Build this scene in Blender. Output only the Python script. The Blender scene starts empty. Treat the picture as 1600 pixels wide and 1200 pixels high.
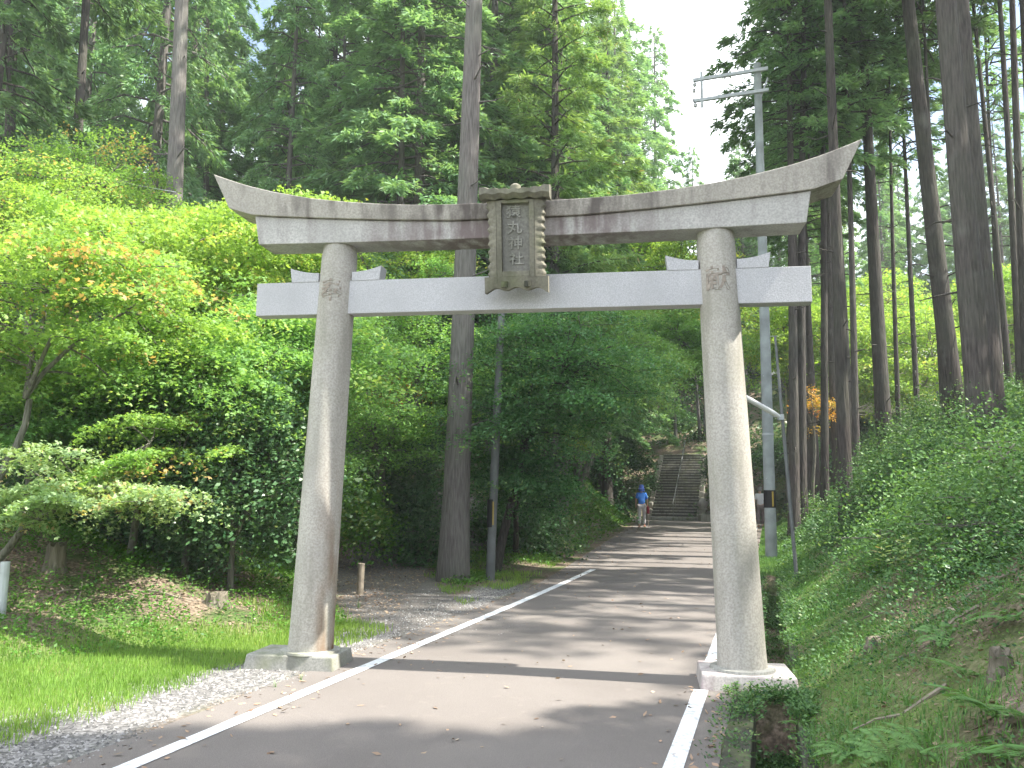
import bpy, bmesh, math, random
import numpy as np
from mathutils import Vector, Matrix
R = math.radians
rng = np.random.default_rng(11)
random.seed(5)
sc = bpy.context.scene
COL = sc.collection

# ------------------------------------------------------------------ camera
F = 1294.0; PITCH = R(7.62); ROLL = R(0.55); EYE = 1.55
cam = bpy.data.cameras.new('camera'); camo = bpy.data.objects.new('camera', cam); COL.objects.link(camo)
cam.sensor_width = 36; cam.lens = F/1600*36; cam.clip_end = 1500; cam.clip_start = 0.05
camo.matrix_world = Matrix.Translation((0, 0, EYE)) @ Matrix.Rotation(R(90)+PITCH, 4, 'X') @ Matrix.Rotation(ROLL, 4, 'Z')
sc.camera = camo

# ------------------------------------------------------------------ sky and sun
SUN_EL = R(56); SX, SY = 0.977, -0.215
w = bpy.data.worlds.new('World'); sc.world = w; w.use_nodes = True
nt = w.node_tree; nt.nodes.clear()
out = nt.nodes.new('ShaderNodeOutputWorld'); bg = nt.nodes.new('ShaderNodeBackground')
sky = nt.nodes.new('ShaderNodeTexSky'); sky.sky_type = 'NISHITA'; sky.sun_disc = False
sky.sun_elevation = SUN_EL; sky.sun_rotation = math.atan2(SX, SY)
tc = nt.nodes.new('ShaderNodeTexCoord'); mp = nt.nodes.new('ShaderNodeMapping'); mp.inputs['Scale'].default_value = (1, 1, 1.6)
nz = nt.nodes.new('ShaderNodeTexNoise'); nz.inputs['Scale'].default_value = 2.3; nz.inputs['Detail'].default_value = 7
cr = nt.nodes.new('ShaderNodeValToRGB'); cr.color_ramp.elements[0].position = .40; cr.color_ramp.elements[1].position = .56
mx = nt.nodes.new('ShaderNodeMix'); mx.data_type = 'RGBA'
L = nt.links.new
L(tc.outputs['Generated'], mp.inputs['Vector']); L(mp.outputs[0], nz.inputs['Vector']); L(nz.outputs['Fac'], cr.inputs[0])
L(cr.outputs[0], mx.inputs[0]); L(sky.outputs[0], mx.inputs[6]); mx.inputs[7].default_value = (9.5, 9.8, 10.4, 1)
L(mx.outputs[2], bg.inputs['Color']); bg.inputs['Strength'].default_value = 0.115; L(bg.outputs[0], out.inputs[0])
sl = bpy.data.lights.new('sun', 'SUN'); sl.energy = 5.0; sl.angle = R(.55); sl.color = (1, .94, .84)
so = bpy.data.objects.new('sun', sl); COL.objects.link(so)
so.rotation_euler = Vector((SX*math.cos(SUN_EL), SY*math.cos(SUN_EL), math.sin(SUN_EL))).to_track_quat('Z', 'Y').to_euler()
sc.view_settings.view_transform = 'Standard'; sc.view_settings.look = 'None'; sc.view_settings.gamma = 1
sc.view_settings.exposure = 1.66
sc.cycles.max_bounces = 7; sc.cycles.diffuse_bounces = 6; sc.cycles.transmission_bounces = 4; sc.cycles.glossy_bounces = 2
sc.cycles.use_denoising = True
sc.cycles.sample_clamp_indirect = 6

# ------------------------------------------------------------------ helpers
def ray(u, v):
    a, b = u-800, 600-v
    X = (a*math.cos(ROLL)-b*math.sin(ROLL))/F; Y = (a*math.sin(ROLL)+b*math.cos(ROLL))/F
    return X, math.cos(PITCH)-Y*math.sin(PITCH), math.sin(PITCH)+Y*math.cos(PITCH)
def at(u, v, Y):
    r = ray(u, v); return Vector((r[0]/r[1]*Y, Y, EYE+r[2]/r[1]*Y))

O = np.array([.95, 5.02]); D = np.array([.296, .955]); N = np.array([.955, -.296])
def st(x, y): return (x-O[0])*N[0]+(y-O[1])*N[1], (x-O[0])*D[0]+(y-O[1])*D[1]
def xy(s, t): return O[0]+s*N[0]+t*D[0], O[1]+s*N[1]+t*D[1]
def sm(a, b, x):
    k = np.clip((x-a)/(b-a), 0, 1); return k*k*(3-2*k)
def wob(x, y, f=1.0):
    return (np.sin(x*1.3*f+y*.7*f+1)+np.sin(y*1.7*f-x*.6*f+2)*.8+np.sin(x*2.9*f+y*2.3*f)*.35)/2.1
def s_left(t): return -3.32-.08*np.clip(t-9, 0, 25)-.25*np.clip(t-34, 0, 8)
def zroad(t): return .3*sm(6, 32, t)
STAIR_T = 39.8; STAIR_SL = .577
def hgt(x, y):
    x = np.asarray(x, float); y = np.asarray(y, float)
    s, t = st(x, y)
    z = zroad(t)
    # right bank
    r = np.clip(s-.78, 0, None)
    bank = .66*np.minimum(r, 9)+.10*np.clip(r-9, 0, 80)
    bank = bank*(1-.25*sm(24, 40, t))+wob(x, y, .9)*.16*sm(.2, 2, r)+wob(x, y, 3.3)*.04*sm(.1, 1, r)
    z = z+bank
    z = np.where((s > .42) & (s < .72) & ((t < 1.75) | ((t > 2.9) & (t < 12))), z-.42, z)
    # left ground : shelf, then bank
    l = np.clip(s_left(t)-.9-s, 0, None)
    q = (x+4.5)*(-.66)+(y-7.7)*.75
    q2 = -(x+.20*y+.55)
    m = np.minimum(q, q2)
    z = z+np.where(s < -3.4, .30*np.clip(m, 0, 7)+.04*np.clip(m-7, 0, 60)+.03*wob(x, y, 4)*sm(0, .6, m)+wob(x, y, 1.2)*.10*sm(0, 2, m), 0)
    z = z+.055*np.clip(y-16, 0, 60)*sm(0, 4, l)
    # bank left of the road further on
    lb = np.clip(s_left(t)-.35-s, 0, 3.2)
    z = z+.62*lb*sm(11, 15, t)*(1+.15*wob(x, y, 2))
    # hill behind the stairs
    hb = np.clip(t-STAIR_T, 0, 22)*STAIR_SL
    z = z+hb*(1-sm(1, 14, s)*.75)*(1-.4*sm(6, 20, -s))+.12*np.clip(t-62, 0, 400)
    return z
def h1(x, y): return float(hgt(x, y))
def hit(u, v, far=90):
    r = ray(u, v); y = 3.0
    while y < far:
        x = r[0]/r[1]*y; z = EYE+r[2]/r[1]*y
        if z <= h1(x, y): return Vector((x, y, h1(x, y)))
        y += .03
    x = r[0]/r[1]*far; return Vector((x, far, h1(x, far)))

def mat(name, rough=.8):
    m = bpy.data.materials.new(name); m.use_nodes = True
    b = m.node_tree.nodes['Principled BSDF']; b.inputs['Roughness'].default_value = rough
    b.inputs['Specular IOR Level'].default_value = .3
    return m, m.node_tree, b
def node(t, k, **kw):
    n = t.nodes.new('ShaderNode'+k)
    for a, b in kw.items():
        if a in n.inputs: n.inputs[a].default_value = b
        else: setattr(n, a, b)
    return n
def noise(t, scale, detail=5, vec=None, sc3=None):
    c = t.nodes.new('ShaderNodeTexCoord'); n = node(t, 'TexNoise', Scale=scale, Detail=detail)
    src = vec or c.outputs['Object']
    if sc3:
        mpp = t.nodes.new('ShaderNodeMapping'); mpp.inputs['Scale'].default_value = sc3; t.links.new(src, mpp.inputs[0]); src = mpp.outputs[0]
    t.links.new(src, n.inputs['Vector']); return n.outputs['Fac']
def ramp(t, fac, *stops):
    r = t.nodes.new('ShaderNodeValToRGB'); e = r.color_ramp.elements
    while len(e) < len(stops): e.new(.5)
    for i, (p, c) in enumerate(stops):
        e[i].position = p; e[i].color = (*c, 1) if len(c) == 3 else c
    t.links.new(fac, r.inputs[0]); return r.outputs[0]
def mixc(t, fac, a, b, mode='MIX'):
    m = t.nodes.new('ShaderNodeMix'); m.data_type = 'RGBA'; m.blend_type = mode
    for sock, val in ((m.inputs[0], fac), (m.inputs[6], a), (m.inputs[7], b)):
        if hasattr(val, 'default_value') or isinstance(val, bpy.types.NodeSocket): t.links.new(val, sock)
        elif isinstance(val, tuple): sock.default_value = (*val, 1) if len(val) == 3 else val
        else: sock.default_value = val
    return m.outputs[2]
def bump(t, b, fac, strength=.4, dist=.02):
    n = t.nodes.new('ShaderNodeBump'); n.inputs['Strength'].default_value = strength; n.inputs['Distance'].default_value = dist
    t.links.new(fac, n.inputs['Height']); t.links.new(n.outputs[0], b.inputs['Normal'])
G3 = lambda v: (v, v, v)

def stone(name, base, dark, streak=.5, centre=0.0, speck=60, moss=0.0, rust=0.0):
    m, t, b = mat(name, .85)
    sp = ramp(t, noise(t, speck, 3), (.35, tuple(c*.78 for c in base)), (.65, tuple(min(1, c*1.15) for c in base)))
    mot = noise(t, 2.2, 6)
    c1 = mixc(t, ramp(t, mot, (.35, G3(.0)), (.75, G3(.55))), sp, tuple(c*.72 for c in base))
    stk = noise(t, 1.0, 6, sc3=(7, 7, 1.1))
    f = ramp(t, stk, (.50, G3(0)), (.72, G3(streak)))
    if centre:
        tcn = t.nodes.new('ShaderNodeTexCoord'); sx = t.nodes.new('ShaderNodeSeparateXYZ'); t.links.new(tcn.outputs['Object'], sx.inputs[0])
        ab = node(t, 'Math', operation='ABSOLUTE'); t.links.new(sx.outputs[0], ab.inputs[0])
        nn = noise(t, 1.7, 4, sc3=(2.2, 1, .8))
        ad = node(t, 'Math', operation='MULTIPLY_ADD'); t.links.new(nn, ad.inputs[0]); ad.inputs[1].default_value = 1.5; t.links.new(ab.outputs[0], ad.inputs[2])
        cf = ramp(t, ad.outputs[0], (.25, G3(1)), (.62, G3(0)))
        div = node(t, 'Math', operation='DIVIDE'); t.links.new(ad.outputs[0], div.inputs[0]); div.inputs[1].default_value = 3.2
        cf = ramp(t, div.outputs[0], (.42, G3(centre)), (.80, G3(0)))
        stk2 = noise(t, 1.0, 8, sc3=(11, 6, 1.6))
        sf = ramp(t, mixc(t, .35, stk2, noise(t, 5, 8)), (.38, G3(.10)), (.56, G3(.95)))
        f = mixc(t, 1.0, f, mixc(t, 1.0, cf, sf, 'MULTIPLY'), 'LIGHTEN')
    c2 = mixc(t, f, c1, dark)
    if moss:
        c2 = mixc(t, ramp(t, noise(t, 3.1, 6), (.5, G3(0)), (.7, G3(moss))), c2, (.15, .17, .08))
    if rust:
        tcn = t.nodes.new('ShaderNodeTexCoord'); sx = t.nodes.new('ShaderNodeSeparateXYZ'); t.links.new(tcn.outputs['Object'], sx.inputs[0])
        mr = node(t, 'MapRange'); t.links.new(sx.outputs[0], mr.inputs[0]); mr.inputs[1].default_value = -1.86; mr.inputs[2].default_value = -1.70
        mz = node(t, 'MapRange'); t.links.new(sx.outputs[2], mz.inputs[0]); mz.inputs[1].default_value = 2.0; mz.inputs[2].default_value = .2
        mm = node(t, 'Math', operation='MULTIPLY'); t.links.new(mr.outputs[0], mm.inputs[0]); t.links.new(mz.outputs[0], mm.inputs[1])
        m2 = node(t, 'Math', operation='MULTIPLY'); t.links.new(mm.outputs[0], m2.inputs[0]); t.links.new(ramp(t, noise(t, 1, 5, sc3=(8, 8, 2)), (.38, G3(0)), (.6, G3(rust))), m2.inputs[1])
        c2 = mixc(t, m2.outputs[0], c2, (.16, .085, .035))
    t.links.new(c2, b.inputs['Base Color'])
    bump(t, b, noise(t, speck*.6, 4), .35, .006)
    return m
def plain(name, col, rough=.7, var=.15, scale=6, metal=0):
    m, t, b = mat(name, rough)
    c = ramp(t, noise(t, scale, 5), (.3, tuple(x*(1-var) for x in col)), (.7, tuple(min(1, x*(1+var)) for x in col)))
    t.links.new(c, b.inputs['Base Color']); b.inputs['Metallic'].default_value = metal
    return m
def bark(name, a, c_, sc=9):
    m, t, b = mat(name, .95)
    n1 = noise(t, 1, 8, sc3=(sc*2.2, sc*2.2, sc*.22)); n2 = noise(t, .8, 4)
    c = ramp(t, n1, (.32, a), (.68, c_))
    c = mixc(t, ramp(t, n2, (.4, G3(0)), (.7, G3(.5))), c, tuple(x*.62+y*.1 for x, y in zip(c_, (.3, .5, .25))))
    c = mixc(t, ramp(t, noise(t, 3, 5, sc3=(1, 1, .5)), (.60, G3(0)), (.75, G3(.25))), c, (.28, .29, .25))
    t.links.new(c, b.inputs['Base Color']); bump(t, b, n1, 1.0, .05)
    return m
def leafmat(name, a, b_, tip, trans=.38, rough=.5, clump=.35):
    m, t, b = mat(name, rough)
    at_ = t.nodes.new('ShaderNodeAttribute'); at_.attribute_name = 'tone'
    c = ramp(t, at_.outputs['Fac'], (.0, a), (.55, b_), (.9, b_), (.97, tip))
    n = noise(t, clump, 4)
    c = mixc(t, ramp(t, n, (.42, G3(0)), (.62, G3(.55))), c, mixc(t, 1.0, c, (.75, .95, .9), 'MULTIPLY'))
    t.links.new(c, b.inputs['Base Color']); b.inputs['Specular IOR Level'].default_value = .35
    tr = t.nodes.new('ShaderNodeBsdfTranslucent'); t.links.new(mixc(t, 1.0, c, (1.15, 1.1, .55), 'MULTIPLY'), tr.inputs['Color'])
    ms = t.nodes.new('ShaderNodeMixShader'); ms.inputs[0].default_value = trans
    t.links.new(b.outputs[0], ms.inputs[1]); t.links.new(tr.outputs[0], ms.inputs[2])
    t.links.new(ms.outputs[0], t.nodes['Material Output'].inputs['Surface'])
    return m

def mesh_np(name, V, Q, tone=None, m=None, smooth=False):
    me = bpy.data.meshes.new(name); V = np.asarray(V, np.float32); Q = np.asarray(Q, np.int32)
    k = Q.shape[1]
    me.vertices.add(len(V)); me.vertices.foreach_set('co', V.ravel())
    me.loops.add(Q.size); me.loops.foreach_set('vertex_index', Q.ravel())
    me.polygons.add(len(Q)); me.polygons.foreach_set('loop_start', np.arange(0, Q.size, k, dtype=np.int32))
    if tone is not None:
        a = me.attributes.new('tone', 'FLOAT', 'POINT'); a.data.foreach_set('value', np.asarray(tone, np.float32))
    me.update(calc_edges=True)
    if smooth: me.polygons.foreach_set('use_smooth', np.ones(len(Q), bool))
    if m: me.materials.append(m)
    return me
def link(name, me, parent=None):
    o = bpy.data.objects.new(name, me); COL.objects.link(o)
    if parent: o.parent = parent
    return o
def tag(o, label, cat, group=None, kind=None):
    if label: o['label'] = label
    if cat: o['category'] = cat
    if group: o['group'] = group
    if kind: o['kind'] = kind
    return o
def thing(name, label, cat, loc=(0, 0, 0), rz=0, group=None):
    o = bpy.data.objects.new(name, None); COL.objects.link(o); o.location = loc; o.rotation_euler = (0, 0, rz)
    o.empty_display_size = .2
    return tag(o, label, cat, group)

def unit(a): return a/np.maximum(np.linalg.norm(a, axis=-1, keepdims=True), 1e-9)
def leaves(C, U, Lg, Wd, tone, nrm=None, lobes=1, fold=.0):
    """diamond leaves; C base points, U directions, nrm leaf normals"""
    n = len(C); U = unit(U)
    if nrm is None: nrm = rng.normal(size=(n, 3))
    W = unit(np.cross(nrm, U)); nn = np.cross(U, W)
    Vs = []; T = []
    angs = [0] if lobes == 1 else [0, .85, -.85][:lobes]
    for i, a in enumerate(angs):
        u = U*math.cos(a)+W*math.sin(a); ww = -U*math.sin(a)+W*math.cos(a)
        l = Lg*(1 if i == 0 else .8)
        mid = C+u*(l*.45)[:, None]
        v = np.stack([C, mid+ww*(Wd*.5)[:, None]+nn*(fold*Wd)[:, None], C+u*l[:, None], mid-ww*(Wd*.5)[:, None]+nn*(fold*Wd)[:, None]], 1)
        Vs.append(v.reshape(-1, 3)); T.append(np.repeat(tone, 4))
    V = np.concatenate(Vs); return V, np.arange(len(V)).reshape(-1, 4), np.concatenate(T)

class MB:
    def __init__(s): s.v = []; s.f = []
    def tube(s, pts, rad, n=8, cap=True, jit=0, flat=None):
        pts = [Vector(p) for p in pts]; base = len(s.v); prev = None
        if not hasattr(rad, '__len__'): rad = [rad]*len(pts)
        for i, p in enumerate(pts):
            d = (pts[min(i+1, len(pts)-1)]-pts[max(i-1, 0)]).normalized()
            a = prev if prev else (Vector((1, 0, 0)) if abs(d.x) < .9 else Vector((0, 1, 0)))
            x = (a-d*a.dot(d)).normalized(); prev = x; y = d.cross(x)
            for k in range(n):
                th = 2*math.pi*k/n; r = rad[i]*(1+(random.uniform(-jit, jit) if jit else 0))
                s.v.append(tuple(p+x*math.cos(th)*r+y*math.sin(th)*r))
        for i in range(len(pts)-1):
            for k in range(n):
                a = base+i*n+k; b = base+i*n+(k+1) % n
                s.f.append((a, b, b+n, a+n))
        if cap:
            s.f.append(tuple(base+k for k in range(n))[::-1]); s.f.append(tuple(base+(len(pts)-1)*n+k for k in range(n)))
        return s
    def box(s, c, d, rz=0, M=None):
        b = len(s.v)
        for sx in (-1, 1):
            for sy in (-1, 1):
                for sz in (-1, 1):
                    p = Vector((sx*d[0]/2, sy*d[1]/2, sz*d[2]/2))
                    if M: p = M @ p
                    if rz: p = Matrix.Rotation(rz, 3, 'Z') @ p
                    s.v.append(tuple(p+Vector(c)))
        s.f += [(b, b+1, b+3, b+2), (b+4, b+6, b+7, b+5), (b, b+4, b+5, b+1), (b+2, b+3, b+7, b+6), (b, b+2, b+6, b+4), (b+1, b+5, b+7, b+3)]
        return s
    def loft(s, secs, cap=True):
        b = len(s.v); n = len(secs[0])
        for q in secs: s.v += [tuple(p) for p in q]
        for i in range(len(secs)-1):
            for k in range(n):
                a = b+i*n+k; c = b+i*n+(k+1) % n
                s.f.append((a, c, c+n, a+n))
        if cap:
            s.f.append(tuple(b+k for k in range(n))[::-1]); s.f.append(tuple(b+(len(secs)-1)*n+k for k in range(n)))
        return s
    def lathe(s, prof, n=20, c=(0, 0, 0)):
        return s.loft([[(c[0]+r*math.cos(2*math.pi*k/n), c[1]+r*math.sin(2*math.pi*k/n), c[2]+z) for k in range(n)] for r, z in prof])
    def build(s, name, m, parent=None, bevel=0, smooth=False, seg=2):
        me = bpy.data.meshes.new(name); me.from_pydata(s.v, [], s.f)
        bm = bmesh.new(); bm.from_mesh(me); bmesh.ops.recalc_face_normals(bm, faces=bm.faces)
        if bevel:
            ed = [e for e in bm.edges if len(e.link_faces) == 2 and e.calc_face_angle() > .6]
            bmesh.ops.bevel(bm, geom=ed, offset=bevel, segments=seg, affect='EDGES', profile=.6)
        if smooth:
            for f in bm.faces: f.smooth = True
        bm.to_mesh(me); bm.free()
        if m: me.materials.append(m)
        if smooth:
            try: me.set_sharp_from_angle(angle=R(40))
            except Exception: pass
        return link(name, me, parent)

# ------------------------------------------------------------------ materials
M = {}
M['asphalt'], t, b = mat('asphalt', .9)
c = ramp(t, noise(t, 190, 2), (.3, (.105, .095, .088)), (.7, (.22, .20, .186)))
c = mixc(t, ramp(t, noise(t, .8, 5), (.4, G3(0)), (.68, G3(.5))), c, (.125, .112, .103))
c = mixc(t, ramp(t, noise(t, 7, 6), (.60, G3(0)), (.72, G3(.3))), c, (.22, .195, .175))
c = mixc(t, ramp(t, noise(t, .35, 3), (.5, G3(0)), (.62, G3(.35))), c, (.20, .185, .17))
t.links.new(c, b.inputs['Base Color']); bump(t, b, noise(t, 160, 2), .5, .006)
M['paint'], t, b = mat('road_paint', .6)
c = ramp(t, noise(t, 28, 6), (.30, (.45, .45, .45)), (.5, (.72, .74, .77)))
t.links.new(c, b.inputs['Base Color'])
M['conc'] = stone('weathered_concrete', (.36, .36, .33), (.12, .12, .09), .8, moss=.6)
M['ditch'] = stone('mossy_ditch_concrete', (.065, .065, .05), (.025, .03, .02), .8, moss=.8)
M['granite'] = stone('old_granite', (.42, .40, .36), (.22, .21, .175), .6, moss=.14)
M['granite_rust'] = stone('rust_streaked_granite', (.42, .40, .36), (.22, .21, .175), .6, moss=.16, rust=.95)
M['new_granite'] = stone('new_granite', (.48, .48, .495), (.40, .40, .40), .25, speck=110)
M['beam'] = stone('stained_granite', (.42, .395, .355), (.10, .085, .08), .8, centre=1.0)
M['under'] = stone('stained_beam_granite', (.46, .45, .43), (.15, .115, .115), .4, centre=.95)
M['plaque'] = stone('mossy_grey_stone', (.20, .19, .15), (.085, .085, .06), .8, moss=.45, speck=40)
M['plaque_in'] = stone('plaque_panel_stone', (.20, .195, .175), (.12, .12, .10), .6, moss=.15, speck=50)
M['letter'] = stone('raised_letter_stone', (.30, .295, .27), (.17, .17, .14), .8, speck=60, moss=.3)
M['carved'] = plain('carved_letter_groove', (.27, .235, .20), .9, .3, 25)
M['plinth'] = stone('plinth_stone', (.50, .46, .44), (.22, .17, .18), .9, moss=.3)
M['plinth_grey'] = stone('mossy_plinth_stone', (.30, .30, .27), (.13, .13, .10), .8, moss=.6)
M['bark_grey'] = bark('grey_conifer_bark', (.10, .09, .085), (.20, .185, .175), 17)
M['bark_brown'] = bark('brown_conifer_bark', (.042, .037, .035), (.12, .104, .096), 15)
M['bark_dark'] = bark('dark_conifer_bark', (.035, .03, .028), (.09, .078, .07), 15)
M['bark_maple'] = bark('maple_bark', (.085, .08, .065), (.25, .24, .20), 16)
M['hinoki'] = leafmat('cypress_foliage', (.08, .17, .085), (.26, .43, .22), (.38, .50, .27), .42)
M['cedar'] = leafmat('cedar_foliage', (.09, .18, .06), (.27, .41, .15), (.40, .33, .17), .40)
M['hdark'] = leafmat('dark_cypress_foliage', (.05, .11, .05), (.17, .29, .13), (.27, .38, .17), .38)
M['m_bright'] = leafmat('bright_maple_leaves', (.17, .31, .06), (.35, .51, .12), (.50, .48, .14), .52)
M['m_olive'] = leafmat('olive_maple_leaves', (.17, .31, .07), (.33, .50, .14), (.56, .38, .16), .52)
M['m_mid'] = leafmat('green_maple_leaves', (.12, .27, .08), (.27, .47, .15), (.42, .54, .18), .50)
M['m_deep'] = leafmat('deep_green_maple_leaves', (.035, .12, .045), (.11, .25, .095), (.22, .35, .12), .46)
M['m_orange'] = leafmat('orange_maple_leaves', (.30, .30, .04), (.60, .33, .07), (.70, .22, .08), .45)
M['m_pale'] = leafmat('pale_maple_leaves', (.20, .31, .13), (.40, .52, .27), (.54, .42, .22), .46)
M['shrub'] = leafmat('glossy_shrub_leaves', (.03, .09, .04), (.11, .21, .09), (.24, .33, .17), .30, .35)
M['weed'] = leafmat('weed_leaves', (.05, .15, .02), (.14, .30, .05), (.28, .34, .10), .38)
M['cover'] = leafmat('ground_cover_leaves', (.03, .09, .035), (.12, .23, .075), (.23, .31, .12), .33)
M['grass'] = leafmat('grass_blades', (.13, .23, .035), (.26, .40, .085), (.45, .46, .18), .40)
M['fern'] = leafmat('fern_leaves', (.08, .18, .055), (.17, .32, .10), (.26, .39, .14), .38)
M['pole'] = plain('pole_concrete', (.27, .30, .30), .8, .25, 3)
M['pole_dark'] = plain('dark_pole_steel', (.13, .14, .14), .6, .2, 5)
M['galv'] = plain('galvanised_steel', (.42, .45, .47), .45, .15, 8)
M['white'] = plain('white_plastic', (.75, .76, .76), .4, .05)
M['black'] = plain('black_band', (.015, .015, .015), .5)
M['yellow'] = plain('yellow_band', (.42, .30, .06), .6)
M['wire'] = plain('black_wire', (.02, .02, .025), .5)
M['porcelain'] = plain('porcelain', (.6, .6, .62), .25)
M['stump'] = bark('stump_wood', (.08, .07, .05), (.22, .19, .15), 14)
M['wood'] = plain('weathered_wood', (.22, .19, .15), .9, .3, 12)

# ------------------------------------------------------------------ terrain
def axis_vals(brk):
    o = []
    for a, b_, st_ in brk: o += list(np.arange(a, b_-1e-6, st_))
    o.append(brk[-1][1]); return np.array(o)
sv = np.concatenate([-np.geomspace(320, 12, 60)[:-1], np.arange(-12, -3.5, .11), np.arange(-3.5, .25, .25), [.25, .33, .418, .422, .5, .64, .718, .722, .80], np.arange(.9, 14, .12), np.geomspace(14, 320, 70)])
tv = np.concatenate([np.geomspace(120, 6, 30)[:-1]*-1, np.arange(-6, 28, .13), np.arange(28, 62, .4), np.geomspace(62, 420, 50)])
Sg, Tg = np.meshgrid(sv, tv)
X, Y = O[0]+Sg*N[0]+Tg*D[0], O[1]+Sg*N[1]+Tg*D[1]
Z = hgt(X, Y)
nS, nT = len(sv), len(tv)
# path : polyline on the left going back
PATH = [hit(700, 975), hit(640, 955), hit(610, 925), hit(590, 890), hit(610, 855), hit(690, 828), hit(760, 815)]
def dist_path(x, y):
    d = np.full(np.shape(x), 1e9)
    for a, b_ in zip(PATH[:-1], PATH[1:]):
        ax_, ay = a.x, a.y; bx, by = b_.x-a.x, b_.y-a.y
        k = np.clip(((x-ax_)*bx+(y-ay)*by)/(bx*bx+by*by+1e-9), 0, 1)
        d = np.minimum(d, np.hypot(x-ax_-k*bx, y-ay-k*by))
    return d
def zones(x, y):
    s, t = st(x, y)
    wv = wob(x, y, 2.4)
    dl = s_left(t)-s+.12*wv                                   # distance left of the asphalt
    grav = sm(-.1, .05, dl)*(1-sm(.55, .95, dl-.35*sm(1.8, -1.5, t)*2))*(1-sm(8, 10, t))
    pth = 1-sm(.75, 1.15, dist_path(x, y)+.15*wv)
    q = (x+4.5)*(-.66)+(y-7.7)*.75
    grass = sm(.5, .9, dl)*(1-sm(.0, .8, q+.3*wv))*(1-sm(8, 14, t))*(1-pth)
    grass = np.maximum(grass, sm(.78, .95, s)*(1-sm(1.0, 1.9, s+.5*wv))*.8)
    return np.clip(grav, 0, 1), np.clip(grass, 0, 1), np.clip(pth, 0, 1)
gz, gr, pz = zones(X, Y)
V = np.stack([X, Y, Z], -1).reshape(-1, 3)
ii = (np.arange(nT-1)[:, None]*nS+np.arange(nS-1)[None, :]).ravel()
Q = np.stack([ii, ii+1, ii+nS+1, ii+nS], 1)
M['ground'], t, b = mat('forest_ground', .95)
va = t.nodes.new('ShaderNodeVertexColor'); va.layer_name = 'zone'
sep = t.nodes.new('ShaderNodeSeparateColor'); t.links.new(va.outputs[0], sep.inputs[0])
litter = ramp(t, noise(t, 26, 6), (.3, (.06, .046, .034)), (.5, (.16, .125, .09)), (.72, (.32, .25, .19)))
green = ramp(t, noise(t, 14, 6), (.35, (.04, .065, .02)), (.65, (.10, .145, .045)))
base = mixc(t, ramp(t, noise(t, 1.6, 7), (.46, G3(.0)), (.62, G3(1))), litter, green)
grs = ramp(t, noise(t, 18, 6), (.3, (.075, .11, .03)), (.7, (.16, .23, .06)))
c = mixc(t, sep.outputs[1], base, grs)
vor = node(t, 'TexVoronoi', Scale=38.0); tcc = t.nodes.new('ShaderNodeTexCoord'); t.links.new(tcc.outputs['Object'], vor.inputs['Vector'])
gv = ramp(t, vor.outputs['Color'], (.1, (.08, .078, .075)), (.6, (.19, .185, .18)), (.95, (.34, .33, .32)))
c = mixc(t, sep.outputs[0], c, gv)
pg = ramp(t, noise(t, 45, 5), (.35, (.085, .078, .072)), (.62, (.20, .185, .17)))
c = mixc(t, sep.outputs[2], c, pg)
t.links.new(c, b.inputs['Base Color']); bump(t, b, noise(t, 30, 5), .7, .04)
me = mesh_np('ground', V, Q, m=M['ground'], smooth=True)
ca = me.color_attributes.new('zone', 'FLOAT_COLOR', 'POINT')
ca.data.foreach_set('color', np.stack([gz, gr, pz, np.ones_like(gz)], -1).astype(np.float32).ravel())
tag(link('ground', me), 'forest floor and banks on both sides of the road', None, kind='structure')

def strip(name, sa, sb, t0, t1, dt, dz, m, ns=8, kind='structure', lab=None, edge=None):
    ts = np.arange(t0, t1+1e-6, dt); vs = []
    for t_ in ts:
        a = sa(t_) if callable(sa) else sa; b_ = sb(t_) if callable(sb) else sb
        for k in range(ns+1):
            s_ = a+(b_-a)*k/ns
            if edge and k in (0, ns): s_ += edge*math.sin(t_*5.1+k)*math.sin(t_*1.7)
            x, y = xy(s_, t_); vs.append((x, y, float(zroad(t_))+dz))
    n = ns+1; i = (np.arange(len(ts)-1)[:, None]*n+np.arange(ns)[None, :]).ravel()
    me = mesh_np(name, np.array(vs), np.stack([i, i+1, i+n+1, i+n], 1), m=m, smooth=True)
    o = link(name, me); tag(o, lab, None, kind=kind); return o
strip('road', s_left, .25, -12, 41.5, .25, .006, M['asphalt'], lab='grey brown asphalt lane running under the gate', edge=.012)
for nm, sa, sb, ta, tb in (('road_line', -2.99, -2.87, -12, 12.2), ('road_line', -.055, .06, -12, 2.03), ('road_line', -.055, .06, 2.72, 34)):
    strip(nm, sa, sb, ta, tb, .25, .011, M['paint'], ns=1)
strip('ditch_curb', .25, .42, -12, 30, .5, .012, M['conc'], ns=1)
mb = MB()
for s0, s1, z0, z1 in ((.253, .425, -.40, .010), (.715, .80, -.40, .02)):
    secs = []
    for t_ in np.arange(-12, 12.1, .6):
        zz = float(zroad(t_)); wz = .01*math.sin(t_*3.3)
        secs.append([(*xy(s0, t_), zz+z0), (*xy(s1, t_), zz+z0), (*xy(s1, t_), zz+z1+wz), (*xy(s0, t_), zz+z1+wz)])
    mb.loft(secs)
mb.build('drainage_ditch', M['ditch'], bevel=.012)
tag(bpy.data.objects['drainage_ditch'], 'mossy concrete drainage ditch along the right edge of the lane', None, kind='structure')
bpy.data.objects.remove(bpy.data.objects['ditch_curb'])

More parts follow.
